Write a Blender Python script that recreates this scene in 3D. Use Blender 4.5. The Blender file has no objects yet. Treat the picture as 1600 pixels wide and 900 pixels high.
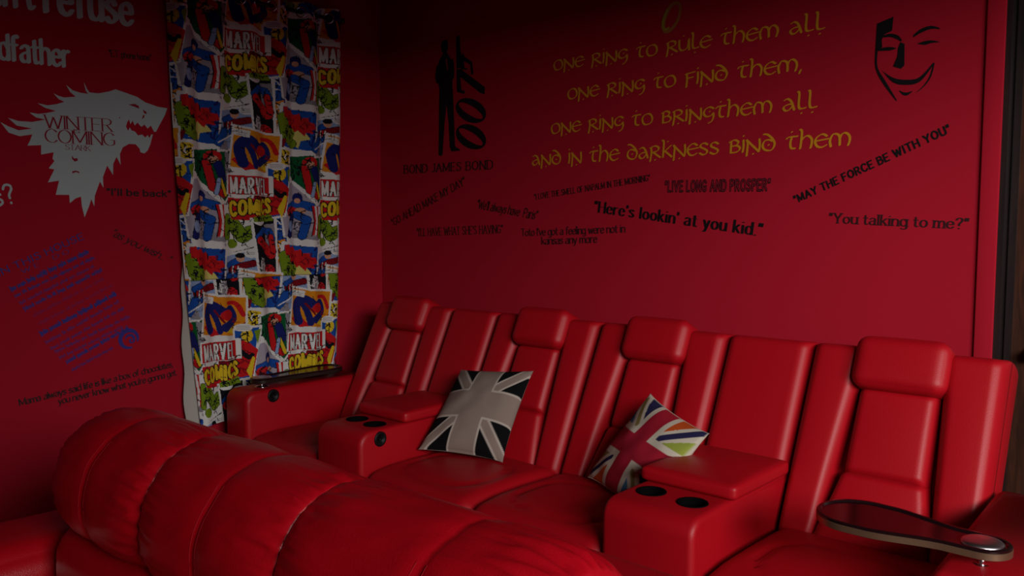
import bpy, bmesh, math, random
import numpy as np
from mathutils import Vector, Matrix, noise

# ------------------------------------------------------------------ camera, world, light
scene = bpy.context.scene
COL = scene.collection
cam_data = bpy.data.cameras.new('camera'); cam = bpy.data.objects.new('camera', cam_data); COL.objects.link(cam)
cam.location = (3.85, -3.167, 1.45)
cam.rotation_euler = (math.radians(90 - 4.33), 0, math.radians(41.8))
cam_data.sensor_width = 36.0; cam_data.lens = 36.0 * 1320 / 1600; cam_data.clip_start = 0.05
scene.camera = cam
world = bpy.data.worlds.new('world'); scene.world = world; world.use_nodes = True
world.node_tree.nodes['Background'].inputs[0].default_value = (0.55, 0.65, 0.8, 1)
world.node_tree.nodes['Background'].inputs[1].default_value = 0.15
scene.view_settings.view_transform = 'Standard'; scene.view_settings.look = 'None'
scene.view_settings.gamma = 1.0; scene.view_settings.use_curve_mapping = False
scene.view_settings.exposure = 0.0
# daylight: a patch of bright sky outside the tall window of the right-hand wall
la = bpy.data.lights.new('window_daylight', 'AREA'); lo = bpy.data.objects.new('window_daylight', la); COL.objects.link(lo)
la.shape = 'RECTANGLE'; la.size = 5.0; la.size_y = 1.6; la.energy = 540; la.color = (1.0, 0.97, 0.95)
lo.location = (8.25, -4.75, 3.10)
lo.rotation_euler = Vector((-3.50, 2.70, -1.60)).to_track_quat('-Z', 'Y').to_euler()

# ------------------------------------------------------------------ helpers
def mat(name, col, rough=0.5, spec=0.5, metal=0.0, bump=0.0, scale=200.0, vary=0.0, attr=None, coat=0.0, detail=3.0):
    m = bpy.data.materials.new(name); m.use_nodes = True
    nt = m.node_tree; b = nt.nodes['Principled BSDF']
    b.inputs['Base Color'].default_value = (*col, 1); b.inputs['Roughness'].default_value = rough
    b.inputs['Specular IOR Level'].default_value = spec; b.inputs['Metallic'].default_value = metal
    b.inputs['Coat Weight'].default_value = coat
    tc = nt.nodes.new('ShaderNodeTexCoord')
    if bump or vary:
        n = nt.nodes.new('ShaderNodeTexNoise'); n.inputs['Scale'].default_value = scale; n.inputs['Detail'].default_value = detail
        nt.links.new(tc.outputs['Object'], n.inputs['Vector'])
    if bump:
        bp = nt.nodes.new('ShaderNodeBump'); bp.inputs['Strength'].default_value = bump; bp.inputs['Distance'].default_value = 0.002
        nt.links.new(n.outputs['Fac'], bp.inputs['Height']); nt.links.new(bp.outputs['Normal'], b.inputs['Normal'])
    if vary:
        mx = nt.nodes.new('ShaderNodeMix'); mx.data_type = 'RGBA'
        mx.inputs[6].default_value = (*[c * (1 - vary) for c in col], 1); mx.inputs[7].default_value = (*[min(1, c * (1 + vary)) for c in col], 1)
        nt.links.new(n.outputs['Fac'], mx.inputs[0]); nt.links.new(mx.outputs[2], b.inputs['Base Color'])
    if attr:
        a = nt.nodes.new('ShaderNodeVertexColor'); a.layer_name = attr
        nt.links.new(a.outputs['Color'], b.inputs['Base Color'])
    return m

def wood_mat(name, c1, c2, rough):
    m = mat(name, c1, rough); nt = m.node_tree; b = nt.nodes['Principled BSDF']
    tc = nt.nodes.new('ShaderNodeTexCoord'); mp = nt.nodes.new('ShaderNodeMapping'); mp.inputs['Scale'].default_value = (14, 14, 1.2)
    n = nt.nodes.new('ShaderNodeTexNoise'); n.inputs['Scale'].default_value = 3; n.inputs['Detail'].default_value = 6; n.inputs['Distortion'].default_value = 1.2
    cr = nt.nodes.new('ShaderNodeValToRGB'); cr.color_ramp.elements[0].color = (*c1, 1); cr.color_ramp.elements[1].color = (*c2, 1)
    cr.color_ramp.elements[0].position = 0.35; cr.color_ramp.elements[1].position = 0.7
    nt.links.new(tc.outputs['Object'], mp.inputs[0]); nt.links.new(mp.outputs[0], n.inputs['Vector'])
    nt.links.new(n.outputs['Fac'], cr.inputs[0]); nt.links.new(cr.outputs[0], b.inputs['Base Color'])
    return m

M = dict(
    wall=mat('crimson_wall_paint', (0.42, 0.0105, 0.026), 0.8, 0.06, bump=0.10, scale=240, vary=0.05),
    ceiling=mat('ceiling_paint', (0.16, 0.10, 0.10), 0.9, 0.2, bump=0.05),
    carpet=mat('carpet', (0.05, 0.012, 0.014), 0.95, 0.1, bump=0.6, scale=500),
    leather=mat('red_leather', (0.41, 0.0022, 0.0085), 0.46, 0.36, bump=0.25, scale=380, vary=0.08),
    leather2=mat('soft_red_leather', (0.50, 0.0026, 0.0105), 0.34, 0.5, bump=0.25, scale=260, vary=0.08),
    thread=mat('red_thread', (0.36, 0.004, 0.010), 0.7, 0.2),
    black=mat('black_vinyl', (0.004, 0.003, 0.004), 0.6, 0.3),
    fadedblack=mat('dull_black_vinyl', (0.030, 0.005, 0.007), 0.6, 0.3),
    gold=mat('gold_vinyl', (0.62, 0.27, 0.012), 0.5, 0.4),
    bronze=mat('bronze_vinyl', (0.34, 0.13, 0.02), 0.5, 0.4),
    olive=mat('olive_gold_vinyl', (0.36, 0.27, 0.02), 0.5, 0.4),
    silver=mat('silver_vinyl', (0.46, 0.56, 0.56), 0.5, 0.4, vary=0.05),
    blue=mat('blue_vinyl', (0.035, 0.030, 0.25), 0.55, 0.3),
    decalred=mat('red_vinyl', (0.30, 0.012, 0.03), 0.7, 0.2),
    plastic=mat('black_plastic', (0.004, 0.004, 0.0045), 0.5, 0.25),
    cup=mat('black_cup_lining', (0.002, 0.002, 0.002), 0.9, 0.05),
    chrome=mat('chrome', (0.75, 0.75, 0.78), 0.18, 0.5, metal=1.0),
    brushed=mat('brushed_metal', (0.62, 0.58, 0.60), 0.35, 0.5, metal=1.0),
    edge=mat('bronze_edge_band', (0.33, 0.20, 0.12), 0.35, 0.5, metal=0.8),
    shadededge=mat('shaded_edge_band', (0.02, 0.010, 0.008), 0.35, 0.4),  # edge band of the folded left tray, its shade painted into the colour
    tray=mat('dark_tray_lacquer', (0.012, 0.004, 0.005), 0.16, 0.5),
    darkwood=wood_mat('dark_wood', (0.028, 0.010, 0.006), (0.075, 0.024, 0.011), 0.4),
    framewood=wood_mat('black_brown_wood', (0.010, 0.005, 0.005), (0.022, 0.010, 0.008), 0.45),
    iron=mat('dark_iron', (0.06, 0.05, 0.05), 0.4, 0.5, metal=0.8),
    fabric=mat('comic_print_cotton', (1, 1, 1), 0.9, 0.1, attr='print'),
    lining=mat('cream_lining', (0.48, 0.44, 0.39), 0.9, 0.1),
    cushion=mat('cushion_patchwork_cloth', (1, 1, 1), 0.9, 0.1, attr='print'),
    pvc=mat('white_window_frame', (0.7, 0.7, 0.7), 0.4),
)

def link(name, me, material=None, parent=None, smooth=True):
    o = bpy.data.objects.new(name, me); COL.objects.link(o)
    if material: me.materials.append(material)
    if smooth and len(me.polygons):
        me.polygons.foreach_set('use_smooth', [True] * len(me.polygons))
    if parent: o.parent = parent
    return o
def from_pd(name, v, f, material=None, parent=None, smooth=True):
    me = bpy.data.meshes.new(name); me.from_pydata([tuple(p) for p in v], [], f); me.update()
    return link(name, me, material, parent, smooth)
def tag(o, label=None, cat=None, group=None, kind=None):
    if label: o['label'] = label
    if cat: o['category'] = cat
    if group: o['group'] = group
    if kind: o['kind'] = kind
    return o
def empty(name, loc=(0, 0, 0)):
    o = bpy.data.objects.new(name, None); COL.objects.link(o); o.location = loc; o.empty_display_size = 0.1
    return o
def keep(o, root): o.parent = root; o.matrix_parent_inverse = Matrix.Translation(root.location).inverted(); return o
class MB:
    """collects pieces of ONE mesh, in world coordinates"""
    def __init__(s): s.v = []; s.f = []
    def add(s, v, f):
        n = len(s.v); s.v += [tuple(p) for p in v]; s.f += [tuple(i + n for i in q) for q in f]; return s
    def box(s, a, b):
        x0, y0, z0 = a; x1, y1, z1 = b
        v = [(x0, y0, z0), (x1, y0, z0), (x1, y1, z0), (x0, y1, z0), (x0, y0, z1), (x1, y0, z1), (x1, y1, z1), (x0, y1, z1)]
        return s.add(v, [(3, 2, 1, 0), (4, 5, 6, 7), (0, 1, 5, 4), (1, 2, 6, 5), (2, 3, 7, 6), (3, 0, 4, 7)])
    def tube(s, pts, r, n=12, cap=True):
        pts = [Vector(p) for p in pts]; rings = []
        for i, p in enumerate(pts):
            d = (pts[min(i + 1, len(pts) - 1)] - pts[max(i - 1, 0)]).normalized()
            a = d.cross(Vector((0, 0, 1))); a = a.normalized() if a.length > 1e-4 else Vector((1, 0, 0))
            b = d.cross(a); rr = r[i] if isinstance(r, (list, tuple)) else r
            rings.append([p + rr * (math.cos(t) * a + math.sin(t) * b) for t in [2 * math.pi * k / n for k in range(n)]])
        v = [q for ring in rings for q in ring]; f = []
        for i in range(len(pts) - 1):
            for k in range(n): f.append((i * n + k, i * n + (k + 1) % n, (i + 1) * n + (k + 1) % n, (i + 1) * n + k))
        if cap: f += [tuple(range(n))[::-1], tuple((len(pts) - 1) * n + k for k in range(n))]
        return s.add(v, f)
    def lathe(s, prof, M4, n=32):
        v = []; f = []
        for r, h in prof:
            for k in range(n):
                t = 2 * math.pi * k / n; v.append(M4 @ Vector((r * math.cos(t), r * math.sin(t), h)))
        for i in range(len(prof) - 1):
            for k in range(n): f.append((i * n + k, i * n + (k + 1) % n, (i + 1) * n + (k + 1) % n, (i + 1) * n + k))
        return s.add(v, f)
    def build(s, name, material, parent=None, smooth=False, bevel=0.0, segs=3):
        o = from_pd(name, s.v, s.f, material, parent, smooth)
        if bevel:
            bm = bmesh.new(); bm.from_mesh(o.data)
            bmesh.ops.bevel(bm, geom=list(bm.edges), offset=bevel, segments=segs, profile=0.5, affect='EDGES', clamp_overlap=True)
            bm.to_mesh(o.data); bm.free(); o.data.polygons.foreach_set('use_smooth', [True] * len(o.data.polygons))
        return o
def axis_m(loc, axis='Z'):
    q = {'Z': Matrix.Identity(4), 'X': Matrix.Rotation(math.pi / 2, 4, 'Y'), 'Y': Matrix.Rotation(math.pi / 2, 4, 'X')}[axis]
    return Matrix.Translation(loc) @ q

def samples(n, k=0.65):      # 0..1, denser at both ends
    out = []
    for i in range(n + 1):
        t = i / n; c = 0.5 - 0.5 * math.cos(math.pi * t); out.append((1 - k) * t + k * c)
    return out
def soft_box(lo_, hi_, r, bulge=(0, 0, 0), n=18, deform=None):
    """rounded, slightly inflated box -> (verts, faces)"""
    c = [(a + b) / 2 for a, b in zip(lo_, hi_)]; h = [(b - a) / 2 for a, b in zip(lo_, hi_)]
    S = [2 * t - 1 for t in samples(n)]
    idx = {}; V = []; Fc = []
    def vert(p):
        key = tuple(round(q, 6) for q in p)
        if key in idx: return idx[key]
        q = [p[i] * h[i] for i in range(3)]
        rr = min(r, min(h) * 0.999)
        inner = [max(-(h[i] - rr), min(h[i] - rr, q[i])) for i in range(3)]
        d = Vector([q[i] - inner[i] for i in range(3)])
        if d.length > 1e-9: d = d.normalized() * rr
        pos = Vector(inner) + d
        for i in range(3):
            if bulge[i]:
                j, k = (i + 1) % 3, (i + 2) % 3
                w = (1 - p[j] ** 2) * (1 - p[k] ** 2)
                pos[i] += bulge[i] * p[i] * w
        pos = pos + Vector(c)
        if deform: pos = deform(pos)
        idx[key] = len(V); V.append(pos); return idx[key]
    for ax in range(3):
        for sg in (-1, 1):
            for i in range(n):
                for j in range(n):
                    q = []
                    for (a, b) in ((S[i], S[j]), (S[i + 1], S[j]), (S[i + 1], S[j + 1]), (S[i], S[j + 1])):
                        p = [0, 0, 0]; p[ax] = sg; p[(ax + 1) % 3] = a; p[(ax + 2) % 3] = b; q.append(vert(p))
                    Fc.append(tuple(q if sg > 0 else q[::-1]))
    return V, Fc
def soft(name, lo_, hi_, r, material, parent=None, bulge=(0, 0, 0), n=18, deform=None):
    V, Fc = soft_box(lo_, hi_, r, bulge, n, deform); return from_pd(name, V, Fc, material, parent)

def puff(quad, depth, r, crown=0.0, back=0.02, nu=26, nv=40, groove=None):
    """upholstered panel over a 3-D quad (bl, br, tr, tl seen from the front)"""
    p00, p10, p11, p01 = [Vector(p) for p in quad]
    nrm = (p10 - p00).cross(p01 - p00).normalized()
    U = samples(nu, 0.8); W = samples(nv, 0.8)
    lu = ((p10 - p00).length + (p11 - p01).length) / 2; lv = ((p01 - p00).length + (p11 - p10).length) / 2
    def f(t, L):
        d = min(t, 1 - t) * L
        return math.sqrt(max(0.0, 1 - (1 - min(d / r, 1)) ** 2))
    V = []; Fc = []
    for v in W:
        for u in U:
            p = (p00 * (1 - u) + p10 * u) * (1 - v) + (p01 * (1 - u) + p11 * u) * v
            e = f(u, lu) * f(v, lv)
            h = depth * e + crown * 4 * u * (1 - u) * (0.4 + 0.6 * 4 * v * (1 - v))
            if groove: h -= groove(u * lu, v * lv, lu, lv) * e
            V.append(p + nrm * h)
    a = nu + 1
    for j in range(nv):
        for i in range(nu): Fc.append((j * a + i, j * a + i + 1, (j + 1) * a + i + 1, (j + 1) * a + i))
    loop = [i for i in range(a)] + [(j * a + nu) for j in range(1, nv + 1)] + [nv * a + i for i in range(nu - 1, -1, -1)] + [j * a for j in range(nv - 1, 0, -1)]
    b0 = len(V)
    for i in loop: V.append(V[i] - nrm * back)
    L = len(loop)
    for k in range(L): Fc.append((loop[(k + 1) % L], loop[k], b0 + k, b0 + (k + 1) % L))
    Fc.append(tuple(b0 + k for k in range(L))[::-1])
    return V, Fc

def prism_x(prof, x0, x1, bevel, segs=4, nsm=True):
    """closed (y,z) outline extruded along x with rounded side edges -> bmesh"""
    bm = bmesh.new()
    a = [bm.verts.new((x0, y, z)) for y, z in prof]; b = [bm.verts.new((x1, y, z)) for y, z in prof]
    n = len(prof)
    fa = bm.faces.new(a); fb = bm.faces.new(b[::-1])
    for i in range(n): bm.faces.new((a[i], b[i], b[(i + 1) % n], a[(i + 1) % n]))
    bm.normal_update()
    bmesh.ops.recalc_face_normals(bm, faces=bm.faces)
    ed = list(fa.edges) + list(fb.edges)
    bmesh.ops.bevel(bm, geom=ed, offset=bevel, segments=segs, profile=0.5, affect='EDGES', clamp_overlap=True)
    return bm
def bm_obj(name, bm, material, parent=None, smooth=True):
    me = bpy.data.meshes.new(name); bm.to_mesh(me); bm.free(); return link(name, me, material, parent, smooth)
def cut(o, cutters):
    tmp = []
    for c in cutters:
        md = o.modifiers.new('cut', 'BOOLEAN'); md.operation = 'DIFFERENCE'; md.object = c; md.solver = 'EXACT'; tmp.append(c)
    dg = bpy.context.evaluated_depsgraph_get()
    me = bpy.data.meshes.new_from_object(o.evaluated_get(dg))
    o.modifiers.clear(); old = o.data; o.data = me; bpy.data.meshes.remove(old)
    for c in tmp:
        m = c.data; bpy.data.objects.remove(c); bpy.data.meshes.remove(m)
def auto_smooth(o, ang=35):
    bm = bmesh.new(); bm.from_mesh(o.data)
    for f in bm.faces: f.smooth = True
    for e in bm.edges:
        if len(e.link_faces) == 2 and e.calc_face_angle(0) > math.radians(ang): e.smooth = False
    bm.to_mesh(o.data); bm.free()

# ------------------------------------------------------------------ the room shell
RX = 4.75; FY = -4.6; H = 2.85
def struct(o): o['kind'] = 'structure'; return o
struct(MB().box((-0.2, FY - .2, -0.1), (RX + .2, 0.2, 0)).build('floor', M['carpet']))
struct(MB().box((-0.2, FY - .2, H), (RX + .2, 0.2, H + .1)).build('ceiling', M['ceiling']))
struct(MB().box((-0.15, FY, 0), (0, 0.15, H)).build('wall_left', M['wall']))
DX0, DX1, DZ = 3.178, 4.10, 2.75
struct(MB().box((0, 0, 0), (DX0, 0.15, H)).box((DX0, 0, DZ), (DX1, 0.15, H)).box((DX1, 0, 0), (RX, 0.15, H)).build('wall_back', M['wall']))
struct(MB().box((-0.15, FY - .15, 0), (RX + .15, FY, H)).build('wall_front', M['wall']))
WY0, WY1, WZ0, WZ1 = -3.50, -0.85, 0.15, 2.44
struct(MB().box((RX, FY, 0), (RX + .15, WY0, H)).box((RX, WY1, 0), (RX + .15, 0.15, H)).box((RX, WY0, 0), (RX + .15, WY1, WZ0)).box((RX, WY0, WZ1), (RX + .15, WY1, H)).build('wall_right', M['wall']))
wf = MB()
for a, b in (((WY0, WZ0), (WY0 + .05, WZ1)), ((WY1 - .05, WZ0), (WY1, WZ1)), ((WY0 + .05, WZ0), (WY1 - .05, WZ0 + .05)), ((WY0 + .05, WZ1 - .05), (WY1 - .05, WZ1))):
    wf.box((RX + .02, a[0], a[1]), (RX + .08, b[0], b[1]))
struct(wf.build('window_1', M['pvc']))
struct(MB().box((DX0 - .055, -0.012, 0), (DX0 + .002, 0.0, H)).build('trim_1', M['wall'], bevel=0.004))
# the dark wooden door, set back in its jamb
fr = MB().box((DX0, 0.0, 0), (DX0 + .018, 0.15, DZ)).box((DX1 - .018, 0.0, 0), (DX1, 0.15, DZ)).box((DX0 + .018, 0, DZ - .018), (DX1 - .018, .15, DZ))
door = struct(MB().box((DX0 + .02, 0.06, 0.005), (DX1 - .02, 0.10, DZ - .02)).build('door_1', M['darkwood']))
fr.build('door_frame', M['framewood'], door)
st_ = MB().box((DX0 + .024, 0.052, 0.02), (DX0 + .045, 0.06, DZ - .03)).build('door_stile', M['framewood'], door)
kz = 1.02; kx = DX0 + .115
MB().lathe([(0, -.012), (.022, -.012), (.030, -.008), (.032, 0), (.032, .006)], axis_m((kx, 0.056, kz), 'Y') @ Matrix.Rotation(math.pi, 4, 'X'), 32).lathe([(0.008, 0), (.008, .03), (.018, .036), (.023, .045), (.019, .055), (0, .058)], axis_m((kx, 0.058, kz), 'Y'), 32).build('door_knob', M['iron'], door, True)

# ------------------------------------------------------------------ stroke lettering for the wall decals
def cr(pts, n=7):
    out = []
    P = [pts[0]] + list(pts) + [pts[-1]]
    if pts[0] == pts[-1] and len(pts) > 2: P = [pts[-2]] + list(pts) + [pts[1]]
    for i in range(1, len(P) - 2):
        a, b, c, d = P[i - 1:i + 3]
        for k in range(n):
            t = k / n
            out.append(tuple(0.5 * (2 * b[j] + (c[j] - a[j]) * t + (2 * a[j] - 5 * b[j] + 4 * c[j] - d[j]) * t * t + (3 * b[j] - a[j] - 3 * c[j] + d[j]) * t ** 3) for j in (0, 1)))
    out.append(tuple(P[-2])); return out
def parse(w, s):
    L = []
    for q in s.split(';'):
        q = q.strip()
        if not q: continue
        sm = q[0] == '~'; p = [tuple(float(c) for c in t.split(',')) for t in q.lstrip('~').split()]
        L.append(cr(p) if sm else p)
    return (w, L)
G = {}
for ln in """A .7 0,0 .35,1 .7,0;.13,.36 .57,.36
B .55 0,0 0,1;~0,1 .28,1 .47,.9 .47,.66 .28,.54 0,.54;~0,.54 .33,.54 .55,.42 .55,.14 .33,0 0,0
C .62 ~.62,.82 .5,.96 .33,1 .1,.84 0,.5 .1,.16 .33,0 .5,.04 .62,.18
D .64 0,0 0,1;~0,1 .3,1 .56,.84 .64,.5 .56,.16 .3,0 0,0
E .5 0,0 0,1;0,1 .5,1;0,.52 .4,.52;0,0 .5,0
F .48 0,0 0,1;0,1 .48,1;0,.52 .38,.52
G .66 ~.62,.82 .5,.96 .33,1 .1,.84 0,.5 .1,.16 .33,0 .52,.04 .64,.14;.64,.14 .64,.44;.42,.44 .64,.44
H .62 0,0 0,1;.62,0 .62,1;0,.52 .62,.52
I .06 .03,0 .03,1
J .36 ~.36,1 .36,.3 .3,.05 .15,0 0,.1
K .6 0,0 0,1;0,.42 .56,1;.18,.58 .6,0
L .46 0,1 0,0;0,0 .46,0
M .8 0,0 0,1;0,1 .4,.1;.4,.1 .8,1;.8,1 .8,0
N .64 0,0 0,1;0,1 .64,0;.64,0 .64,1
O .7 ~.35,1 .1,.84 0,.5 .1,.16 .35,0 .6,.16 .7,.5 .6,.84 .35,1
P .52 0,0 0,1;~0,1 .3,1 .52,.88 .52,.62 .3,.48 0,.48
Q .7 ~.35,1 .1,.84 0,.5 .1,.16 .35,0 .6,.16 .7,.5 .6,.84 .35,1;.42,.2 .7,-.08
R .58 0,0 0,1;~0,1 .3,1 .5,.88 .5,.64 .3,.5 0,.5;.26,.5 .58,0
S .52 ~.48,.84 .38,.97 .24,1 .06,.9 .06,.66 .26,.53 .46,.38 .48,.14 .26,0 .1,.04 0,.16
T .6 .3,0 .3,1;0,1 .6,1
U .6 ~0,1 0,.3 .08,.06 .3,0 .52,.06 .6,.3 .6,1
V .66 0,1 .33,0;.33,0 .66,1
W .96 0,1 .25,0;.25,0 .48,.85;.48,.85 .71,0;.71,0 .96,1
X .6 0,0 .6,1;0,1 .6,0
Y .62 0,1 .31,.46;.62,1 .31,.46;.31,.46 .31,0
Z .56 0,1 .56,1;.56,1 0,0;0,0 .56,0
a .46 ~.04,.54 .12,.63 .25,.66 .4,.6 .42,.45 .42,0;~.42,.38 .2,.36 .02,.26 .02,.1 .15,0 .32,.04 .42,.16
b .48 0,1 0,0;~0,.45 .12,.62 .27,.66 .44,.56 .48,.33 .44,.1 .27,0 .12,.04 0,.2
c .42 ~.42,.54 .32,.64 .22,.66 .06,.55 0,.33 .06,.1 .22,0 .34,.03 .42,.14
d .48 .48,1 .48,0;~.48,.45 .36,.62 .22,.66 .04,.56 0,.33 .04,.1 .22,0 .36,.04 .48,.2
e .46 0,.36 .46,.36;~.46,.36 .42,.56 .24,.66 .06,.55 0,.33 .06,.1 .24,0 .36,.03 .45,.14
f .32 ~.34,.94 .26,1 .14,.96 .1,.8 .1,.5;.1,.6 .1,0;0,.63 .28,.63
g .48 .48,.66 .48,0;~.48,0 .44,-.24 .24,-.3 .06,-.24;~.48,.45 .36,.62 .22,.66 .04,.56 0,.33 .04,.1 .22,0 .36,.04 .48,.2
h .46 0,1 0,0;~0,.44 .12,.62 .26,.66 .42,.58 .46,.4 .46,0
i .06 .03,.66 .03,0;.03,.88 .03,.91
j .16 ~.14,.66 .14,-.1 .08,-.28 -.04,-.28;.14,.88 .14,.91
k .44 0,1 0,0;0,.25 .4,.66;.14,.4 .44,0
l .06 .03,1 .03,0
m .76 0,.66 0,0;~0,.44 .1,.62 .22,.66 .34,.58 .37,.42 .37,0;~.37,.44 .48,.62 .6,.66 .72,.58 .76,.42 .76,0
n .46 0,.66 0,0;~0,.44 .12,.62 .26,.66 .42,.58 .46,.4 .46,0
o .5 ~.25,.66 .07,.56 0,.33 .07,.1 .25,0 .43,.1 .5,.33 .43,.56 .25,.66
p .48 0,.66 0,-.3;~0,.45 .12,.62 .27,.66 .44,.56 .48,.33 .44,.1 .27,0 .12,.04 0,.2
r .32 0,.66 0,0;~0,.4 .1,.6 .22,.66 .32,.62
s .38 ~.36,.54 .27,.65 .17,.66 .03,.59 .04,.45 .2,.35 .35,.25 .36,.1 .2,0 .08,.02 0,.12
t .3 .12,.9 .12,.16;~.12,.2 .15,.04 .24,0 .32,.05;0,.64 .3,.64
u .46 ~0,.66 0,.24 .06,.05 .2,0 .34,.04 .46,.22;.46,.66 .46,0
v .46 0,.66 .23,0;.23,0 .46,.66
w .7 0,.66 .18,0;.18,0 .35,.6;.35,.6 .52,0;.52,0 .7,.66
x .44 0,.66 .44,0;.44,.66 0,0
y .46 0,.66 .24,0;~.46,.66 .2,-.1 .1,-.28 0,-.28
" .2 .03,1 0,.74;.19,1 .16,.74
' .06 .04,1 .02,.74
. .06 .03,0 .03,.03
, .08 .06,.04 .0,-.14
? .44 ~0,.8 .08,.95 .22,1 .4,.92 .42,.74 .3,.56 .22,.42 .22,.28;.22,0 .22,.03
0 .52 ~.26,1 .06,.84 0,.5 .06,.16 .26,0 .46,.16 .52,.5 .46,.84 .26,1""".split('\n'):
    k, w, s = ln.split(' ', 2); G[k] = parse(float(w), s)
# rounded uncial forms for the gold verse
UN = dict(G)
for ln in """o .56 ~.28,.66 .06,.54 0,.3 .1,.04 .3,0 .5,.12 .56,.36 .46,.6 .28,.66
n .62 0,.66 .05,.5 .0,-.22;0,.64 .56,-.02;~.56,-.02 .6,.3 .58,.66;.3,-.13 .3,-.12
e .5 .04,.34 .56,.42;~.48,.56 .34,.67 .2,.64 .04,.48 .0,.26 .1,.05 .28,0 .46,.1
r .56 .06,.62 .08,.3 0,-.2;~.0,.6 .26,.7 .46,.6 .42,.42 .14,.32;.18,.32 .56,0;.28,-.13 .28,-.12
i .1 .05,.66 .06,.3 .02,0;.05,.88 .05,.89
g .52 ~.5,.56 .36,.66 .2,.64 .04,.5 .02,.26 .16,.12 .36,.16 .48,.3;~.48,.3 .5,.05 .4,-.18 .26,-.26;.3,.4 .3,.41
t .46 ~0,.56 .1,.64 .46,.66;~.22,.64 .16,.3 .2,.06 .36,.02;.22,.9 .22,.91
u .52 ~0,.66 .0,.26 .1,.04 .26,.04 .44,.2 .5,.66;.5,.66 .52,0;.22,.9 .22,.91
l .36 ~.02,1 .08,.9 .06,.3 .12,.06 .36,.08;.18,-.2 .18,-.19
h .54 ~.0,1 .08,.9 .06,.4 .02,0;~.06,.4 .2,.6 .36,.64 .5,.46 .5,.2 .46,0
m .8 ~.04,0 .0,.3 .1,.6 .24,.64 .38,.5 .4,.05;~.4,.4 .48,.6 .62,.66 .76,.52 .8,.3 .74,.02
a .52 ~.06,.6 .2,.66 .36,.5 .5,.02;~.42,.36 .2,.34 .02,.2 .1,.02 .26,.04 .42,.24
d .54 ~.04,.9 .22,.86 .44,.62 .54,.34 .44,.06 .26,0 .06,.1 .0,.32 .1,.54 .3,.58 .44,.5;.27,.3 .27,.31
f .46 .06,.64 .08,.3 .04,-.16;~.0,.62 .2,.66 .46,.7;.08,.36 .38,.4
b .5 .08,.64 .06,0;~.0,.6 .24,.7 .42,.58 .3,.4 .08,.36;~.08,.36 .36,.38 .5,.22 .36,.04 .06,0
k .5 ~0,1 .08,.9 .06,.4 .04,0;.08,.3 .46,.66;.14,.36 .5,0;.3,.9 .3,.91
s .42 ~.4,.56 .24,.66 .06,.58 .06,.44 .22,.34 .38,.22 .34,.06 .18,0 0,.1""".split('\n'):
    k, w, s = ln.split(' ', 2); UN[k] = parse(float(w), s)

def layout(text, font, gap, space=0.34, serif=0.0):
    x = 0.0; S = []
    for ch in text:
        if ch == ' ': x += space; continue
        w, L = font[ch]
        for pl in L:
            S.append([(x + px, py) for px, py in pl])
        if serif and ch.isalpha():
            for pl in L:
                for p, q in ((pl[0], pl[1]), (pl[-1], pl[-2])):
                    if abs(q[1] - p[1]) > abs(q[0] - p[0]) * 1.2 and min(abs(p[1] - t) for t in (0, 1, .66, -.3)) < 0.02:
                        S.append([(x + p[0] - serif, p[1]), (x + p[0] + serif, p[1])])
        x += w + gap
    return S, x - gap
def hull(P):
    P = sorted(set(P))
    def half(Q):
        o = []
        for p in Q:
            while len(o) > 1 and (o[-1][0] - o[-2][0]) * (p[1] - o[-2][1]) - (o[-1][1] - o[-2][1]) * (p[0] - o[-2][0]) <= 0: o.pop()
            o.append(p)
        return o[:-1]
    return half(P) + half(P[::-1])
def pen_strokes(S, pen):
    thick, thin, ang = pen; a = math.radians(ang); nib = []
    for k in range(8):
        t = 2 * math.pi * (k + .5) / 8; u, v = thick / 2 * math.cos(t), thin / 2 * math.sin(t)
        nib.append((u * math.cos(a) - v * math.sin(a), u * math.sin(a) + v * math.cos(a)))
    polys = []
    for pl in S:
        for p, q in zip(pl[:-1], pl[1:]):
            polys.append(hull([(round(c[0] + n[0], 5), round(c[1] + n[1], 5)) for c in (p, q) for n in nib]))
    return polys
def wall_map(wall, a0, z0, a1, z1, h, W, lift=0.0015):
    """glyph space -> a point on the wall; wall is 'back' (a = x) or 'left' (a = y)"""
    dx, dz = a1 - a0, z1 - z0; L = math.hypot(dx, dz); ux, uz = dx / L, dz / L; sx = L / W
    def f(p):
        a = a0 + ux * p[0] * sx - uz * p[1] * h; z = z0 + uz * p[0] * sx + ux * p[1] * h
        e = lift + f.__dict__.get('up', 0); return (a, -e, z) if wall == 'back' else (e, a, z)
    return f
def decal_mesh(name, polys, f, material, parent=None):
    V = []; Fc = []
    for i, P in enumerate(polys):                      # cut vinyl: overlapping strokes lie a hair above each other
        f.__dict__['up'] = (i % 64) * 6e-6
        n = len(V); V += [f(p) for p in P]; Fc.append(tuple(range(n, n + len(P))))
    return from_pd(name, V, Fc, material, parent, False)
def decal_text(wall, place, text, pen, material, font=G, gap=0.16, serif=0.0, slant=0.0, parent=None, name='wall_lettering', lift=0.0015, space=0.34):
    S, W = layout(text, font, gap, space, serif); f = wall_map(wall, *place, W, lift)
    x = 0; words = []
    for wd in text.split(' '):                         # each word a piece of vinyl of its own
        if wd:
            Sw, Ww = layout(wd, font, gap, space, serif)
            words.append([[(x + px + slant * py, py) for px, py in pl] for pl in Sw]); x += Ww + gap
        x += space
    root = parent
    if root is None:
        root = empty(name, f((0, 0)))
    for Sw in words:
        o = decal_mesh('word' if root.type == 'EMPTY' else 'motto_word', pen_strokes(Sw, pen), f, material)
        keep(o, root)
    return root

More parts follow.
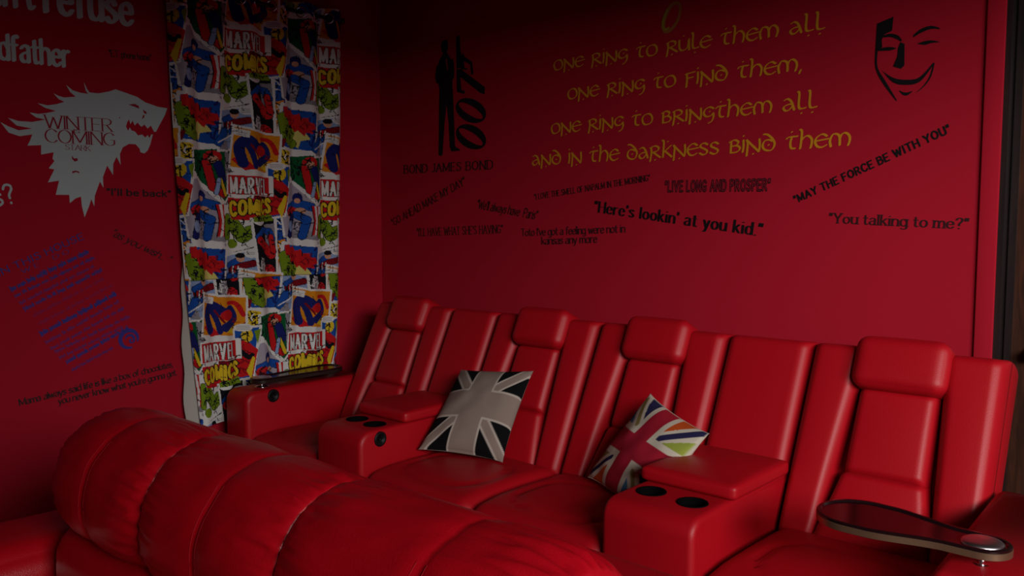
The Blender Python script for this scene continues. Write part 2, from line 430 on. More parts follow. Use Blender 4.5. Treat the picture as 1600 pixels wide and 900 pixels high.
PL = {
    'ring1': (1.287, 2.176, 2.578, 2.172, 0.068), 'ring2': (1.372, 2.033, 2.494, 2.032, 0.069),
    'ring3': (1.273, 1.880, 2.557, 1.885, 0.069), 'ring4': (1.153, 1.735, 2.685, 1.738, 0.072),
    'bond': (0.207, 1.734, 0.887, 1.730, 0.044), 'day': (0.102, 1.436, 0.694, 1.658, 0.042),
    'paris': (0.773, 1.533, 1.178, 1.472, 0.044), 'having': (0.310, 1.383, 0.957, 1.405, 0.041),
    'toto': (1.082, 1.390, 1.699, 1.413, 0.036), 'kansas': (1.215, 1.351, 1.545, 1.365, 0.036),
    'napalm': (1.169, 1.569, 1.827, 1.639, 0.026), 'live': (1.905, 1.590, 2.379, 1.583, 0.042),
    'here': (1.529, 1.506, 2.346, 1.402, 0.050), 'force': (2.487, 1.531, 3.025, 1.763, 0.027),
    'talk': (2.618, 1.455, 3.089, 1.433, 0.036),
    'dfather': (-1.959, 2.114, -1.695, 2.117, 0.100), 'refuse': (-1.778, 2.334, -1.420, 2.338, 0.142),
    'cant': (-2.040, 2.326, -1.827, 2.336, 0.142), 'et': (-1.524, 2.187, -1.337, 2.194, 0.028),
    'back': (-1.554, 1.578, -1.266, 1.577, 0.029), 'wish': (-1.549, 1.402, -1.288, 1.270, 0.034),
    'mama1': (-1.943, 0.694, -1.279, 0.774, 0.028), 'mama2': (-1.791, 0.675, -1.261, 0.732, 0.028),
    'sq': (-1.997, 1.523, -1.926, 1.539, 0.076), 'winter': (-1.801, 1.852, -1.524, 1.858, 0.055),
    'coming': (-1.801, 1.793, -1.515, 1.797, 0.055), 'stark': (-1.723, 1.767, -1.621, 1.767, 0.022),
    'is': (-1.687, 1.842, -1.663, 1.841, 0.014),
}
HOUSE = [(-1.995, 1.239, -1.661, 1.386, 0.027), (-1.910, 1.245, -1.724, 1.326, 0.018), (-1.955, 1.175, -1.634, 1.328, 0.021), (-1.941, 1.148, -1.614, 1.301, 0.016),
         (-1.923, 1.117, -1.606, 1.268, 0.016), (-1.908, 1.090, -1.584, 1.245, 0.018), (-1.874, 1.061, -1.581, 1.203, 0.016), (-1.855, 1.025, -1.542, 1.174, 0.016),
         (-1.849, 0.980, -1.525, 1.135, 0.021), (-1.830, 0.943, -1.512, 1.102, 0.016), (-1.811, 0.914, -1.495, 1.068, 0.016), (-1.795, 0.899, -1.468, 1.028, 0.017),
         (-1.779, 0.871, -1.503, 0.984, 0.015), (-1.751, 0.849, -1.475, 0.977, 0.020), (-1.731, 0.811, -1.547, 0.894, 0.017)]
GRP = 'quotation decals on the crimson walls'
def quote(key, wall, text, label, pen, material=M['black'], **kw):
    return tag(decal_text(wall, PL[key], text, pen, material, **kw), label, 'wall lettering', GRP)

# --- back wall
UNC = (0.125, 0.055, 35)
for k, t, l in (('ring1', 'one ring to rule them all', 'gold verse line reading one ring to rule them all, topmost line under the ring'),
                ('ring2', 'one ring to find them,', 'gold verse line reading one ring to find them, second line on the back wall'),
                ('ring3', 'one ring to bringthem all', 'gold verse line reading one ring to bring them all, third line on back wall'),
                ('ring4', 'and in the darkness bind them', 'gold verse line reading and in the darkness bind them, lowest gold line')):
    tag(decal_text('back', PL[k], t, UNC, M['gold'], font=UN, gap=0.11, space=0.42), l, 'wall lettering', 'gold verse decals on the back wall')
quote('bond', 'back', 'BOND JAMES BOND', 'dull black serif words BOND JAMES BOND under the standing man silhouette', (.17, .09, 0), M['fadedblack'], serif=.1, gap=.24, space=.42)
quote('day', 'back', '"GO AHEAD MAKE MY DAY"', 'dull black slanted words GO AHEAD MAKE MY DAY climbing near the corner', (.17, .11, 0), M['fadedblack'], gap=.2, space=.42)
quote('paris', 'back', '"We\'ll always have  Paris"', 'dull black script words ending in Paris, tilting down on the back wall', (.19, .09, 30), M['fadedblack'], gap=.14, slant=.25)
quote('having', 'back', '"I\'LL HAVE WHAT SHE\'S HAVING"', 'dull black serif words I\'LL HAVE WHAT SHE\'S HAVING low on back wall', (.16, .09, 0), M['fadedblack'], serif=.07, gap=.2, space=.42)
quote('napalm', 'back', '"I LOVE THE SMELL OF NAPALM IN THE MORNING"', 'small dull black serif line about the smell of napalm under the gold verse', (.20, .12, 0), M['fadedblack'], serif=.08, gap=.22, space=.45)
o = quote('toto', 'back', "Toto I've got a feeling were not in", 'dull black curly two-line words about Toto, kansas any more', (.17, .09, 20), M['fadedblack'], gap=.12)
decal_text('back', PL['kansas'], 'kansas any more', (.17, .09, 20), M['fadedblack'], gap=.12, parent=o, name='second_line')
o = quote('live', 'back', '"LIVE LONG AND PROSPER"', 'black hollow block capitals LIVE LONG AND PROSPER on the back wall', (.30, .26, 0), M['black'], gap=.34, space=.45)
decal_text('back', PL['live'], '"LIVE LONG AND PROSPER"', (.10, .05, 0), M['decalred'], gap=.34, space=.45, parent=o, name='letter_inlay', lift=.0025)
quote('here', 'back', '"Here\'s lookin\' at you kid."', 'heavy black deco words Here\'s lookin\' at you kid tilting down to the right', (.25, .05, 0), M['black'], gap=.26, space=.42)
quote('force', 'back', '"MAY THE FORCE BE WITH YOU"', 'bold black capitals MAY THE FORCE BE WITH YOU climbing to the right', (.25, .22, 0), M['black'], gap=.32, space=.45)
quote('talk', 'back', '"You talking to me?"', 'black serif words You talking to me, rightmost on the back wall', (.17, .08, 0), M['fadedblack'], serif=.09, gap=.2)

# --- gold ring drawing
def ring_polys(cx, cz, a, b, t, w0, w1):
    P = []
    n = 48; ca, sa = math.cos(t), math.sin(t)
    for k in range(n):
        q = []
        for kk, e in ((k, 0), (k + 1, 0), (k + 1, 1), (k, 1)):
            th = 2 * math.pi * kk / n; ww = w0 + (w1 - w0) * (0.5 - 0.5 * math.cos(th - 5.2))
            ra, rb = a - e * ww, b - e * ww
            u, v = ra * math.cos(th), rb * math.sin(th); q.append((cx + u * ca - v * sa, cz + u * sa + v * ca))
        P.append(q)
    return P
def bw(l):
    def f(p): return (p[0], -l - f.__dict__.get('up', 0), p[1])
    return f
def lw(l):
    def f(p): return (l + f.__dict__.get('up', 0), p[0], p[1])
    return f
ring = decal_mesh('ring_decal', ring_polys(1.922, 2.321, .069, .042, math.radians(62), .012, .022), bw(.0015), M['bronze'])
tag(ring, 'bronze and gold finger ring drawing above the gold verse', 'wall decal')
decal_mesh('ring_inner_band', ring_polys(1.916, 2.325, .060, .030, math.radians(62), .004, .011)[8:30], bw(.003), M['olive'], ring)

# --- standing man silhouette and the big numerals turned on their side
fx = lambda px: .466 + (px - 100) / 130 * .185        # crop pixels -> wall metres
def mp(pts):
    return [(0.460 + (x - 92) / 128 * 0.150 + 0.005, 2.425 - (y - 65) / 795 * 0.611) for x, y in pts]
body = [mp([(132, 90), (145, 70), (170, 68), (178, 95), (176, 135), (168, 160), (150, 160), (135, 140)]),
        mp([(150, 150), (168, 155), (190, 190), (200, 230), (205, 300), (205, 400), (120, 400), (108, 300), (112, 235), (120, 200)]),
        mp([(112, 225), (100, 240), (92, 300), (98, 350), (118, 362), (124, 300), (122, 240)]),
        mp([(195, 200), (214, 215), (218, 280), (216, 335), (200, 350), (196, 280)]),
        mp([(120, 390), (165, 390), (166, 520), (152, 640), (142, 800), (112, 800), (116, 600)]),
        mp([(162, 390), (206, 390), (212, 520), (216, 640), (220, 800), (186, 806), (180, 640), (168, 520)]),
        mp([(112, 795), (142, 795), (138, 850), (128, 860), (112, 850)]),
        mp([(186, 795), (218, 795), (234, 812), (252, 822), (250, 832), (196, 834)])]
man = tag(decal_mesh('silhouette_decal', body, bw(.0015), M['black']), 'black silhouette of a standing man in a suit beside large sideways numerals', 'wall decal')
decal_mesh('shirt_front', [mp([(163, 200), (172, 196), (180, 270), (174, 280)])], bw(.003), M['decalred'], man)
def zero(cx, cy):
    P = []; n = 44; a = math.radians(40)
    for k in range(n):
        q = []
        for kk, rx, ry in ((k, 108, 70), (k + 1, 108, 70), (k + 1, 94, 27), (k, 94, 27)):
            th = 2 * math.pi * kk / n; u, v = rx * math.cos(th), ry * math.sin(th)
            q.append((cx + u * math.cos(a) - v * math.sin(a), cy + u * math.sin(a) + v * math.cos(a)))
        P.append(mp(q))
    return P
num = empty('numeral_decal', (.70, -.0015, 1.82)); tag(num, 'large black numerals 007 with a pistol shape, turned on their side', 'wall decal')
keep(decal_mesh('zero', zero(320, 745), bw(.0015), M['black']), num); keep(decal_mesh('zero', zero(320, 570), bw(.0015), M['black']), num)
keep(decal_mesh('seven', [mp([(232, 280), (252, 280), (262, 425), (284, 432), (282, 455), (250, 440), (234, 432)]), mp([(234, 280), (262, 285), (408, 430), (404, 475), (380, 462), (250, 330)])], bw(.0015), M['black']), num)
keep(decal_mesh('pistol', [mp([(230, 60), (254, 60), (256, 150), (262, 175), (262, 275), (232, 275)]), mp([(258, 195), (278, 180), (282, 280), (304, 288), (300, 296), (258, 285)]), mp([(278, 200), (330, 250), (338, 330), (324, 335), (318, 265), (276, 230)])], bw(.0015), M['black']), num)

# --- half-shadowed smiling mask, plain
def kp(pts): return [(2.765 + (x - 50) / 585 * .213, 2.192 - .03 * (x - 50) / 585 - (y - 30) / 810 * .318) for x, y in pts]
def band(top, bot):
    t = cr(top); b = cr(bot); n = min(len(t), len(b)); return [kp([t[i], t[i + 1], b[i + 1], b[i]]) for i in range(n - 1)]
mk = [kp([(60, 100), (215, 40), (205, 165), (130, 200), (110, 250), (118, 310), (75, 340), (52, 340)])]
mk += band([(125, 205), (190, 190), (260, 205), (300, 245)], [(125, 225), (190, 220), (255, 240), (290, 262)])
mk += band([(400, 205), (470, 150), (560, 125), (635, 145)], [(402, 225), (470, 185), (560, 152), (635, 155)])
mk += band([(78, 325), (140, 312), (200, 308), (250, 318)], [(78, 345), (140, 342), (200, 338), (250, 322)])
mk += band([(445, 275), (510, 255), (570, 250), (635, 262)], [(445, 280), (510, 288), (570, 272), (635, 266)])
mk += [kp([(285, 265), (325, 280), (330, 470), (300, 500), (225, 480), (262, 390), (265, 320)])]
mk += band([(52, 335), (60, 500), (140, 640), (270, 790)], [(76, 340), (80, 490), (165, 620), (270, 775)])
mk += band([(115, 515), (230, 580), (350, 595), (470, 570), (590, 440)], [(125, 520), (230, 620), (350, 640), (480, 605), (600, 445)])
mk += band([(590, 440), (560, 560), (510, 640), (450, 700)], [(602, 445), (575, 560), (522, 642), (450, 705)])
mk += band([(290, 690), (330, 705), (370, 705), (410, 690)], [(292, 700), (330, 730), (370, 730), (408, 700)])
tag(decal_mesh('mask_decal', mk, bw(.0015), M['black']), 'black line drawing of a smiling half-shadowed mask, upper right of back wall', 'wall decal')

# --- left wall
GODF = (.30, .12, 10)
S_, W_ = layout('dfather', G, .28)
o = tag(decal_text('left', PL['dfather'], 'dfather', (.27, .10, 15), M['silver'], gap=.20), 'silver heavy condensed letters dfather at the frame edge, above the wolf', 'wall lettering', GRP)
# the words run on towards the front of the room
w0 = PL['dfather']; S_, W_ = layout('dfather', G, .20); S2, W2 = layout('the go', G, .20)
L2 = (w0[2] - w0[0]) / W_ * (W2 + .2)
decal_text('left', (w0[0] - L2, w0[1], w0[0] - .2 * (w0[2] - w0[0]) / W_, w0[1], w0[4]), 'the go', (.27, .10, 15), M['silver'], gap=.20, parent=o, name='leading_letters')
o = tag(decal_text('left', PL['refuse'], 'refuse', (.27, .10, 15), M['silver'], gap=.22), 'large silver heavy letters can\'t refuse, topmost on left wall', 'wall lettering', GRP)
decal_text('left', PL['cant'], "can't", (.27, .10, 15), M['silver'], gap=.22, parent=o, name='leading_word')
quote('et', 'left', '"E.T. phone home"', 'small dull black words phone home beside the curtain top', (.18, .14, 0), M['fadedblack'], gap=.16)
quote('back', 'left', '"I\'ll be back"', 'small bold dull black words I\'ll be back under the wolf jaw', (.22, .17, 0), M['fadedblack'], gap=.26)
quote('wish', 'left', '"as you wish... "', 'thin dull black handwriting as you wish sloping down beside the curtain', (.16, .09, 40), M['fadedblack'], gap=.12, slant=.3)
o = quote('mama1', 'left', 'Mama always said life is like a box of chocolates,', 'dull black old-style lines about a box of chocolates above the front sofa', (.21, .10, 35), M['fadedblack'], gap=.1)
decal_text('left', PL['mama2'], "you never know what you're gonna get.", (.21, .10, 35), M['fadedblack'], gap=.1, parent=o, name='second_line')
tag(decal_text('left', PL['sq'], 's?', (.13, .13, 0), M['silver'], gap=.2), 'silver letter s and question mark at the frame edge below wolf', 'wall lettering', GRP)
random.seed(4)
house = tag(decal_text('left', HOUSE[0], 'IN THIS HOUSE', (.13, .13, 0), M['blue'], gap=.26), 'tilted block of small blue house-rule lines headed IN THIS HOUSE', 'wall lettering', GRP)
decal_text('left', HOUSE[1], 'WE DO', (.10, .06, 0), M['blue'], gap=.5, parent=house, name='text_line', space=1.2)
def scribble_line(place, weight):                     # lines too worn to read: letter-like marks, no words
    S = []; x = 0; W = 26
    while x < W - 1:
        for _ in range(random.randint(2, 8)):
            w = random.uniform(.35, .6); h = random.choice((.62, .66, .95)); d = random.choice((0, 0, 0, -.22))
            if x + w > W: break
            S.append([(x, d), (x + .03, h)])
            S.append(cr([(x, .35), (x + w * .5, h * .7), (x + w * .9, .3), (x + w * random.random(), 0)], 3)); x += w + .16
        x += .5
    return pen_strokes(S, (weight, weight * .7, 20)), wall_map('left', *place, W, .0015)
for i, wgt in ((2, .30), (3, .22), (4, .15), (5, .24), (6, .06), (7, .06), (8, .32), (9, .15), (10, .16), (11, .15), (12, .14), (13, .28), (14, .15)):
    polys, f = scribble_line(HOUSE[i], wgt); keep(decal_mesh('text_line', polys, f, M['blue']), house)
def arc_polys(cy, cz, r0, r1, a0, a1, n=22, taper=True):
    P = []
    for k in range(n):
        q = []
        for kk, e in ((k, 0), (k + 1, 0), (k + 1, 1), (k, 1)):
            t = kk / n; th = math.radians(a0 + (a1 - a0) * t); rm = (r0 + r1) / 2; hw = (r1 - r0) / 2 * (math.sin(math.pi * (.12 + .76 * t)) if taper else 1)
            r = rm + (hw if e else -hw); q.append((cy + r * math.cos(th), cz + r * math.sin(th)))
        P.append(q)
    return P
keep(decal_mesh('swirl_emblem', arc_polys(-1.481, .927, .030, .050, -20, 290) + arc_polys(-1.478, .925, .014, .026, -60, 170) + arc_polys(-1.470, .918, .004, .012, 60, 300), lw(.0015), M['blue']), house)

# wolf head emblem
def wp(pts): return [(-1.962 + x / 940 * .698 - .02 * (y - 100) / 760, 2.023 + x / 940 * (.086 - .082 * (y - 100) / 760) - (y - 100) / 760 * .544) for x, y in pts]
WOLF = [(470, 160), (455, 140), (437, 100), (448, 150), (462, 168), (420, 162), (375, 148), (340, 118), (362, 158), (392, 184), (330, 188), (300, 180), (272, 165), (300, 198), (330, 212), (290, 225), (240, 232), (188, 220), (225, 245), (285, 264), (235, 275), (190, 280), (145, 272), (180, 300), (230, 312), (160, 325), (90, 320), (38, 302), (80, 345), (160, 362), (90, 372), (40, 350), (0, 326), (40, 385), (95, 405), (160, 395), (150, 425), (135, 458), (205, 455), (205, 508), (272, 495), (265, 530), (275, 545), (245, 585), (275, 592), (240, 665), (300, 655), (282, 735), (355, 735), (358, 782), (390, 755), (420, 745), (425, 800), (440, 862), (465, 800), (478, 760), (495, 800), (498, 740), (528, 660), (548, 695), (545, 635), (570, 570), (604, 622), (606, 560), (625, 520), (650, 566), (645, 505), (662, 468), (700, 448), (740, 450), (765, 475), (770, 495), (795, 502), (815, 485), (832, 450), (848, 395), (838, 395), (826, 415), (815, 398), (800, 412), (780, 395), (755, 400), (735, 378), (715, 372), (705, 355), (695, 375), (682, 350), (690, 325), (700, 310), (708, 338), (722, 318), (735, 345), (752, 328), (775, 352), (795, 340), (815, 362), (835, 345), (855, 380), (868, 380), (885, 350), (905, 318), (925, 285), (940, 248), (880, 240), (800, 215), (750, 185), (690, 165), (620, 142), (580, 155), (520, 165)]
def poly_fill(name, pts, f, material, parent=None):
    bm = bmesh.new(); vs = [bm.verts.new(f(p)) for p in pts]
    es = [bm.edges.new((vs[i], vs[(i + 1) % len(vs)])) for i in range(len(vs))]
    bmesh.ops.triangle_fill(bm, use_beauty=True, edges=es)
    return bm_obj(name, bm, material, parent, False)
wolf = tag(poly_fill('wolf_decal', wp(WOLF), lw(.0015), M['silver']), 'large pale silver snarling wolf head with ragged mane on left wall', 'wall decal')
decal_mesh('eye_cutout', [wp([(695, 228), (735, 224), (758, 235), (762, 250), (735, 240)])], lw(.003), M['decalred'], wolf)
decal_mesh('muzzle_marks', [wp([(783, 255), (805, 268), (808, 282), (792, 275)]), wp([(785, 288), (795, 285), (792, 300), (778, 310)]), wp([(640, 298), (645, 298), (645, 306), (640, 306)])], lw(.003), M['decalred'], wolf)
decal_mesh('fur_cutout', [wp([(370, 512), (380, 530), (400, 528), (402, 542), (385, 548), (370, 532)]), wp([(370, 603), (390, 598), (410, 605), (410, 614), (392, 606), (372, 614)])], lw(.003), M['decalred'], wolf)
for k, t, pen in (('winter', 'WINTER', (.10, .035, 0)), ('coming', 'COMING', (.10, .035, 0)), ('stark', 'STARK', (.11, .05, 0)), ('is', 'IS', (.12, .08, 0))):
    decal_text('left', PL[k], t, pen, M['decalred'], serif=.08, gap=.1, parent=wolf, name='motto_word', lift=.003)

# ------------------------------------------------------------------ printed cotton: colours worked out on a grid
class Paint:
    def __init__(s, w, h, px, col, wrap=True):      # w, h in design units; px = cells per unit
        s.w, s.h, s.px, s.wrap = w, h, px, wrap
        s.nx, s.ny = int(round(w * px)), int(round(h * px))
        s.a = np.empty((s.ny, s.nx, 3), np.float32); s.a[:] = col
    def _each(s, x0, y0, x1, y1):
        offs = [(i, j) for i in (-1, 0, 1) for j in (-1, 0, 1)] if s.wrap else [(0, 0)]
        for i, j in offs:
            dx, dy = i * s.w, j * s.h
            a, b = max(0, int((x0 + dx) * s.px) - 1), min(s.nx, int((x1 + dx) * s.px) + 2)
            c, d = max(0, int((y0 + dy) * s.px) - 1), min(s.ny, int((y1 + dy) * s.px) + 2)
            if a < b and c < d:
                X, Y = np.meshgrid((np.arange(a, b) + .5) / s.px - dx, (np.arange(c, d) + .5) / s.px - dy)
                yield (slice(c, d), slice(a, b)), X, Y
    def poly(s, pts, col):
        xs = [p[0] for p in pts]; ys = [p[1] for p in pts]
        for sl, X, Y in s._each(min(xs), min(ys), max(xs), max(ys)):
            m = np.zeros(X.shape, bool)
            for (x0, y0), (x1, y1) in zip(pts, pts[1:] + pts[:1]):
                if y0 == y1: continue
                c = (y0 > Y) != (y1 > Y); m ^= c & (X < (x1 - x0) * (Y - y0) / (y1 - y0) + x0)
            s.a[sl][m] = col
    def ell(s, cx, cy, rx, ry, col, ang=0):
        r = max(rx, ry); c, n = math.cos(math.radians(ang)), math.sin(math.radians(ang))
        for sl, X, Y in s._each(cx - r, cy - r, cx + r, cy + r):
            u = (X - cx) * c + (Y - cy) * n; v = -(X - cx) * n + (Y - cy) * c
            s.a[sl][(u / rx) ** 2 + (v / ry) ** 2 < 1] = col
    def line(s, pts, w, col):
        for (x0, y0), (x1, y1) in zip(pts[:-1], pts[1:]):
            for sl, X, Y in s._each(min(x0, x1) - w, min(y0, y1) - w, max(x0, x1) + w, max(y0, y1) + w):
                dx, dy = x1 - x0, y1 - y0; L = dx * dx + dy * dy + 1e-9
                t = np.clip(((X - x0) * dx + (Y - y0) * dy) / L, 0, 1)
                s.a[sl][(X - x0 - t * dx) ** 2 + (Y - y0 - t * dy) ** 2 < (w / 2) ** 2] = col
    def text(s, t, x, y, w, h, weight, col, slope=0.0, wave=0.0):
        S, W = layout(t, G, .42)
        for pl in S:
            s.line([(x + p[0] / W * w, y - p[1] * h + slope * p[0] / W * w + wave * math.sin(p[0] * 2.2)) for p in pl], weight, col)
    def lookup(s, u, v):
        i = np.floor(u * s.px).astype(int); j = np.floor(v * s.px).astype(int)
        if s.wrap: i %= s.nx; j %= s.ny
        else: i = np.clip(i, 0, s.nx - 1); j = np.clip(j, 0, s.ny - 1)
        return s.a[j, i]

K = dict(w=(.74, .73, .70), k=(.008, .008, .012), r=(.55, .012, .015), b=(.012, .075, .36), db=(.012, .016, .13), lb=(.27, .36, .58), y=(.72, .50, .02), o=(.70, .25, .01),
         g=(.17, .27, .012), dg=(.006, .10, .03), gy=(.27, .25, .28), lil=(.38, .34, .40), f=(.62, .30, .18), py=(.66, .58, .16), dr=(.20, .006, .012))
random.seed(11)
pt = Paint(147, 213, 2.2, K['w'])
def ink(cx, cy, rx, ry, n, col='k', wd=1.0, ang=None):
    for _ in range(int(n * 1.5)):
        x, y = cx + rx * random.uniform(-.9, .9), cy + ry * random.uniform(-.9, .9); a = random.uniform(0, 6.28) if ang is None else math.radians(ang + random.uniform(-22, 22))
        l = random.uniform(3, 9); b = random.uniform(-.5, .5)
        pt.line([(x, y), (x + l * .5 * math.cos(a), y + l * .5 * math.sin(a)), (x + l * math.cos(a + b), y + l * math.sin(a + b))], random.uniform(.6, 1.9) * wd, K[col])
def balloon(x, y, w, h):
    pt.ell(x, y, w, h, K['w'])
    for k in range(3): pt.line([(x - w * .7, y - h * .4 + k * h * .4), (x + w * .65, y - h * .4 + k * h * .4)], .55, K['gy'])
def frame(P, col, edge=3.2):
    pt.poly(P, col); pt.line(P + P[:1], edge, K['w'])
def limb(pts, w, c): pt.line(pts, w + 1.6, K['k']); pt.line(pts, w, K[c])
for P, c in (([(60, -8), (70, 0), (66, 50), (58, 46)], 'gy'), ([(56, 100), (104, 104), (104, 122), (56, 122)], 'lil'), ([(100, 20), (147, 20), (147, 64), (96, 62)], 'dr'), ([(128, 60), (150, 56), (152, 100), (138, 150), (138, 70)], 'b'),
             ([(136, 100), (150, 96), (152, 150), (140, 156)], 'o'), ([(54, 172), (74, 168), (70, 214), (50, 212)], 'dg'), ([(-4, 168), (16, 174), (14, 214), (-4, 214)], 'y'), ([(-6, -4), (14, -2), (12, 30), (-2, 60)], 'r')):
    pt.poly(P, K[c]); xs = [p[0] for p in P]; ys = [p[1] for p in P]
    ink(sum(xs) / len(xs), sum(ys) / len(ys), (max(xs) - min(xs)) / 2.4, (max(ys) - min(ys)) / 2.4, 22, 'k', 1.2); ink(sum(xs) / len(xs), sum(ys) / len(ys), (max(xs) - min(xs)) / 2.4, (max(ys) - min(ys)) / 2.4, 7, 'w', 1.0)
# green and grey panel with a caped figure
frame([(14, -34), (66, -38), (70, 30), (60, 42), (14, -2)], K['dg']); ink(28, -12, 12, 22, 14, 'k', 1.3, 70)
limb([(38, -16), (44, 20), (58, 30)], 9, 'r'); pt.ell(46, -24, 11, 9, K['r']); pt.ell(46, -20, 6, 6, K['f']); ink(46, -22, 8, 8, 8)
limb([(52, -12), (58, 6)], 12, 'db'); limb([(54, 8), (62, 30)], 5, 'y'); limb([(52, 8), (48, 28)], 5, 'lb'); pt.poly([(62, -34), (72, -30), (72, 36), (64, 20)], K['gy']); ink(66, 0, 6, 28, 10)
# lilac panel: runner in blue with striped cloth
frame([(2, 92), (-2, 60), (12, 8), (20, 6), (62, 50), (62, 100)], K['lil']); pt.poly([(0, 92), (62, 100), (62, 88), (30, 82)], K['gy'])
limb([(12, 48), (28, 40), (46, 46)], 12, 'b'); pt.ell(28, 32, 7, 8, K['db']); pt.ell(28, 36, 4, 4, K['f']); pt.ell(18, 54, 11, 9, K['r']); ink(18, 54, 8, 8, 7)
pt.ell(32, 52, 7, 5, K['f']); limb([(26, 58), (40, 66), (34, 92)], 11, 'b'); limb([(18, 62), (12, 90)], 9, 'db'); pt.ell(15, 76, 5, 9, K['lb']); ink(26, 70, 14, 18, 14)
for k, c in enumerate('rwrw'):
    t0 = 46 + k * 4.2; pt.poly([(t0, 44), (t0 + 4.5, 44), (t0 + 8, 66), (t0 + 5, 90), (t0, 92), (t0 + 3, 68)], K[c])
pt.line([(46, 44), (50, 68), (46, 92)], 1.2, K['k'])
# burst panel
frame([(0, 102), (60, 108), (56, 174), (-6, 168)], K['b'], 5); ink(46, 130, 8, 30, 12, 'db', 1.8, 100)
pt.poly([(22 + (26 if k % 2 else 17) * math.cos(k * .42), 142 + (26 if k % 2 else 18) * math.sin(k * .42)) for k in range(15)], K['py'])
limb([(2, 122), (6, 150), (20, 160)], 15, 'g'); pt.ell(14, 142, 12, 15, K['g']); pt.ell(20, 130, 8, 7, K['k']); ink(12, 146, 10, 14, 16); pt.poly([(-4, 150), (6, 156), (2, 168), (-6, 166)], K['dr'])
zz = [(2, 106), (10, 104), (12, 110), (20, 107), (24, 115), (32, 113), (34, 120), (43, 119), (44, 126), (52, 127), (56, 136), (48, 138), (50, 144), (40, 142), (38, 148), (30, 139), (26, 142), (20, 130), (14, 133), (10, 121), (4, 122)]
pt.poly(zz, K['r']); ink(30, 126, 18, 9, 9, 'dr', 1.1, 60)
# pale blue flying panel
frame([(58, 120), (100, 110), (104, 172), (52, 180)], K['lb']); limb([(66, 140), (80, 136), (96, 132)], 9, 'dr'); limb([(64, 134), (76, 128)], 8, 'b'); pt.ell(80, 124, 5, 6, K['f']); pt.ell(80, 120, 6, 4, K['k'])
for k in range(4): pt.line([(68 + k * 3, 136), (66 + k * 3, 148)], 1.4, K['w' if k % 2 else 'r'])
limb([(64, 150), (54, 168)], 11, 'b'); limb([(76, 150), (88, 166)], 10, 'b'); ink(72, 150, 16, 18, 14); pt.line([(52, 168), (84, 150)], 1.8, K['w']); pt.poly([(54, 176), (66, 162), (70, 178)], K['gy']); balloon(94, 118, 9, 6)
# white scrap with green bruiser and red shorts
pt.poly([(58, 44), (100, 50), (100, 106), (60, 118)], K['w']); limb([(72, 72), (84, 92), (94, 84)], 17, 'g'); limb([(64, 62), (62, 92)], 9, 'g'); pt.ell(70, 102, 7, 7, K['g']); pt.poly([(66, 48), (98, 52), (94, 68), (72, 66)], K['r']); ink(80, 84, 16, 16, 24); ink(82, 58, 12, 7, 8, 'dr')
# dark panel
frame([(95, 60), (137, 60), (139, 160), (104, 164)], K['k'], 3.5); pt.poly([(118, 74), (136, 72), (137, 118), (126, 120)], K['gy']); balloon(108, 68, 11, 7)
limb([(104, 92), (114, 82), (128, 84), (132, 96)], 9, 'b'); limb([(108, 98), (120, 108), (130, 120)], 13, 'r'); limb([(130, 92), (134, 116)], 7, 'r'); pt.ell(112, 138, 7, 14, K['gy']); pt.ell(126, 144, 9, 9, K['r']); ink(120, 118, 14, 40, 30); ink(112, 140, 6, 12, 10, 'w', .7)
# orange panel
frame([(79, 140), (104, 146), (146, 150), (142, 212), (70, 202)], K['o']); pt.poly([(74, 190), (86, 182), (104, 204), (90, 206)], K['r']); pt.poly([(110, 200), (120, 186), (140, 198), (140, 210)], K['y'])
pt.line(cr([(88, 196), (84, 172), (94, 160), (112, 172), (122, 168), (126, 184), (112, 194)]), 13, K['db']); pt.line(cr([(90, 160), (100, 182), (104, 200)]), 8, K['db']); pt.ell(116, 176, 10, 8, K['r']); pt.line([(98, 168), (110, 186)], 3, K['dr'])
pt.line(cr([(118, 158), (132, 160), (140, 178)]), 6, K['r']); ink(132, 192, 6, 12, 14, 'dr', .9); pt.poly([(80, 144), (98, 148), (96, 158), (78, 153)], K['w']); pt.line([(82, 149), (94, 152)], .8, K['gy']); pt.line([(81, 152), (92, 154)], .8, K['gy'])
# blue and red muscle panel
frame([(128, -14), (162, -18), (150, 60), (120, 66), (128, 20)], K['b']); pt.poly([(128, 8), (140, 2), (158, 18), (150, 56), (122, 62)], K['r']); ink(138, 34, 12, 24, 26, 'dr', 1.2); limb([(128, 14), (144, 30), (150, 26)], 5, 'k'); pt.ell(144, -4, 8, 10, K['y']); ink(144, -3, 7, 7, 6); pt.poly([(140, 50), (150, 28), (154, 30), (146, 64)], K['y']); pt.poly([(154, -10), (162, -14), (158, 10)], K['g']); balloon(140, -16, 12, 6)
# title block
pt.poly([(66, -2), (136, 0), (136, 31), (64, 29)], K['w']); pt.poly([(68, 0), (130, 2), (130, 30), (67, 28)], K['r'])
pt.text('MARVEL', 72, 26, 54, 22, 4.4, K['k'], .03); pt.text('MARVEL', 72, 26, 54, 22, 2.9, K['w'], .03)
pt.poly([(66, 34), (128, 36), (132, 62), (70, 64)], K['r']); pt.text('COMICS', 70, 59, 60, 20, 7, K['k'], -.05, 1.5); pt.text('COMICS', 70, 59, 60, 20, 4.2, K['y'], -.05, 1.5)
pt.poly([(98, 62), (132, 58), (134, 68), (98, 70)], K['g']); ink(114, 64, 14, 3, 8)
ink(73, 106, 73, 106, 60, 'k', .7)

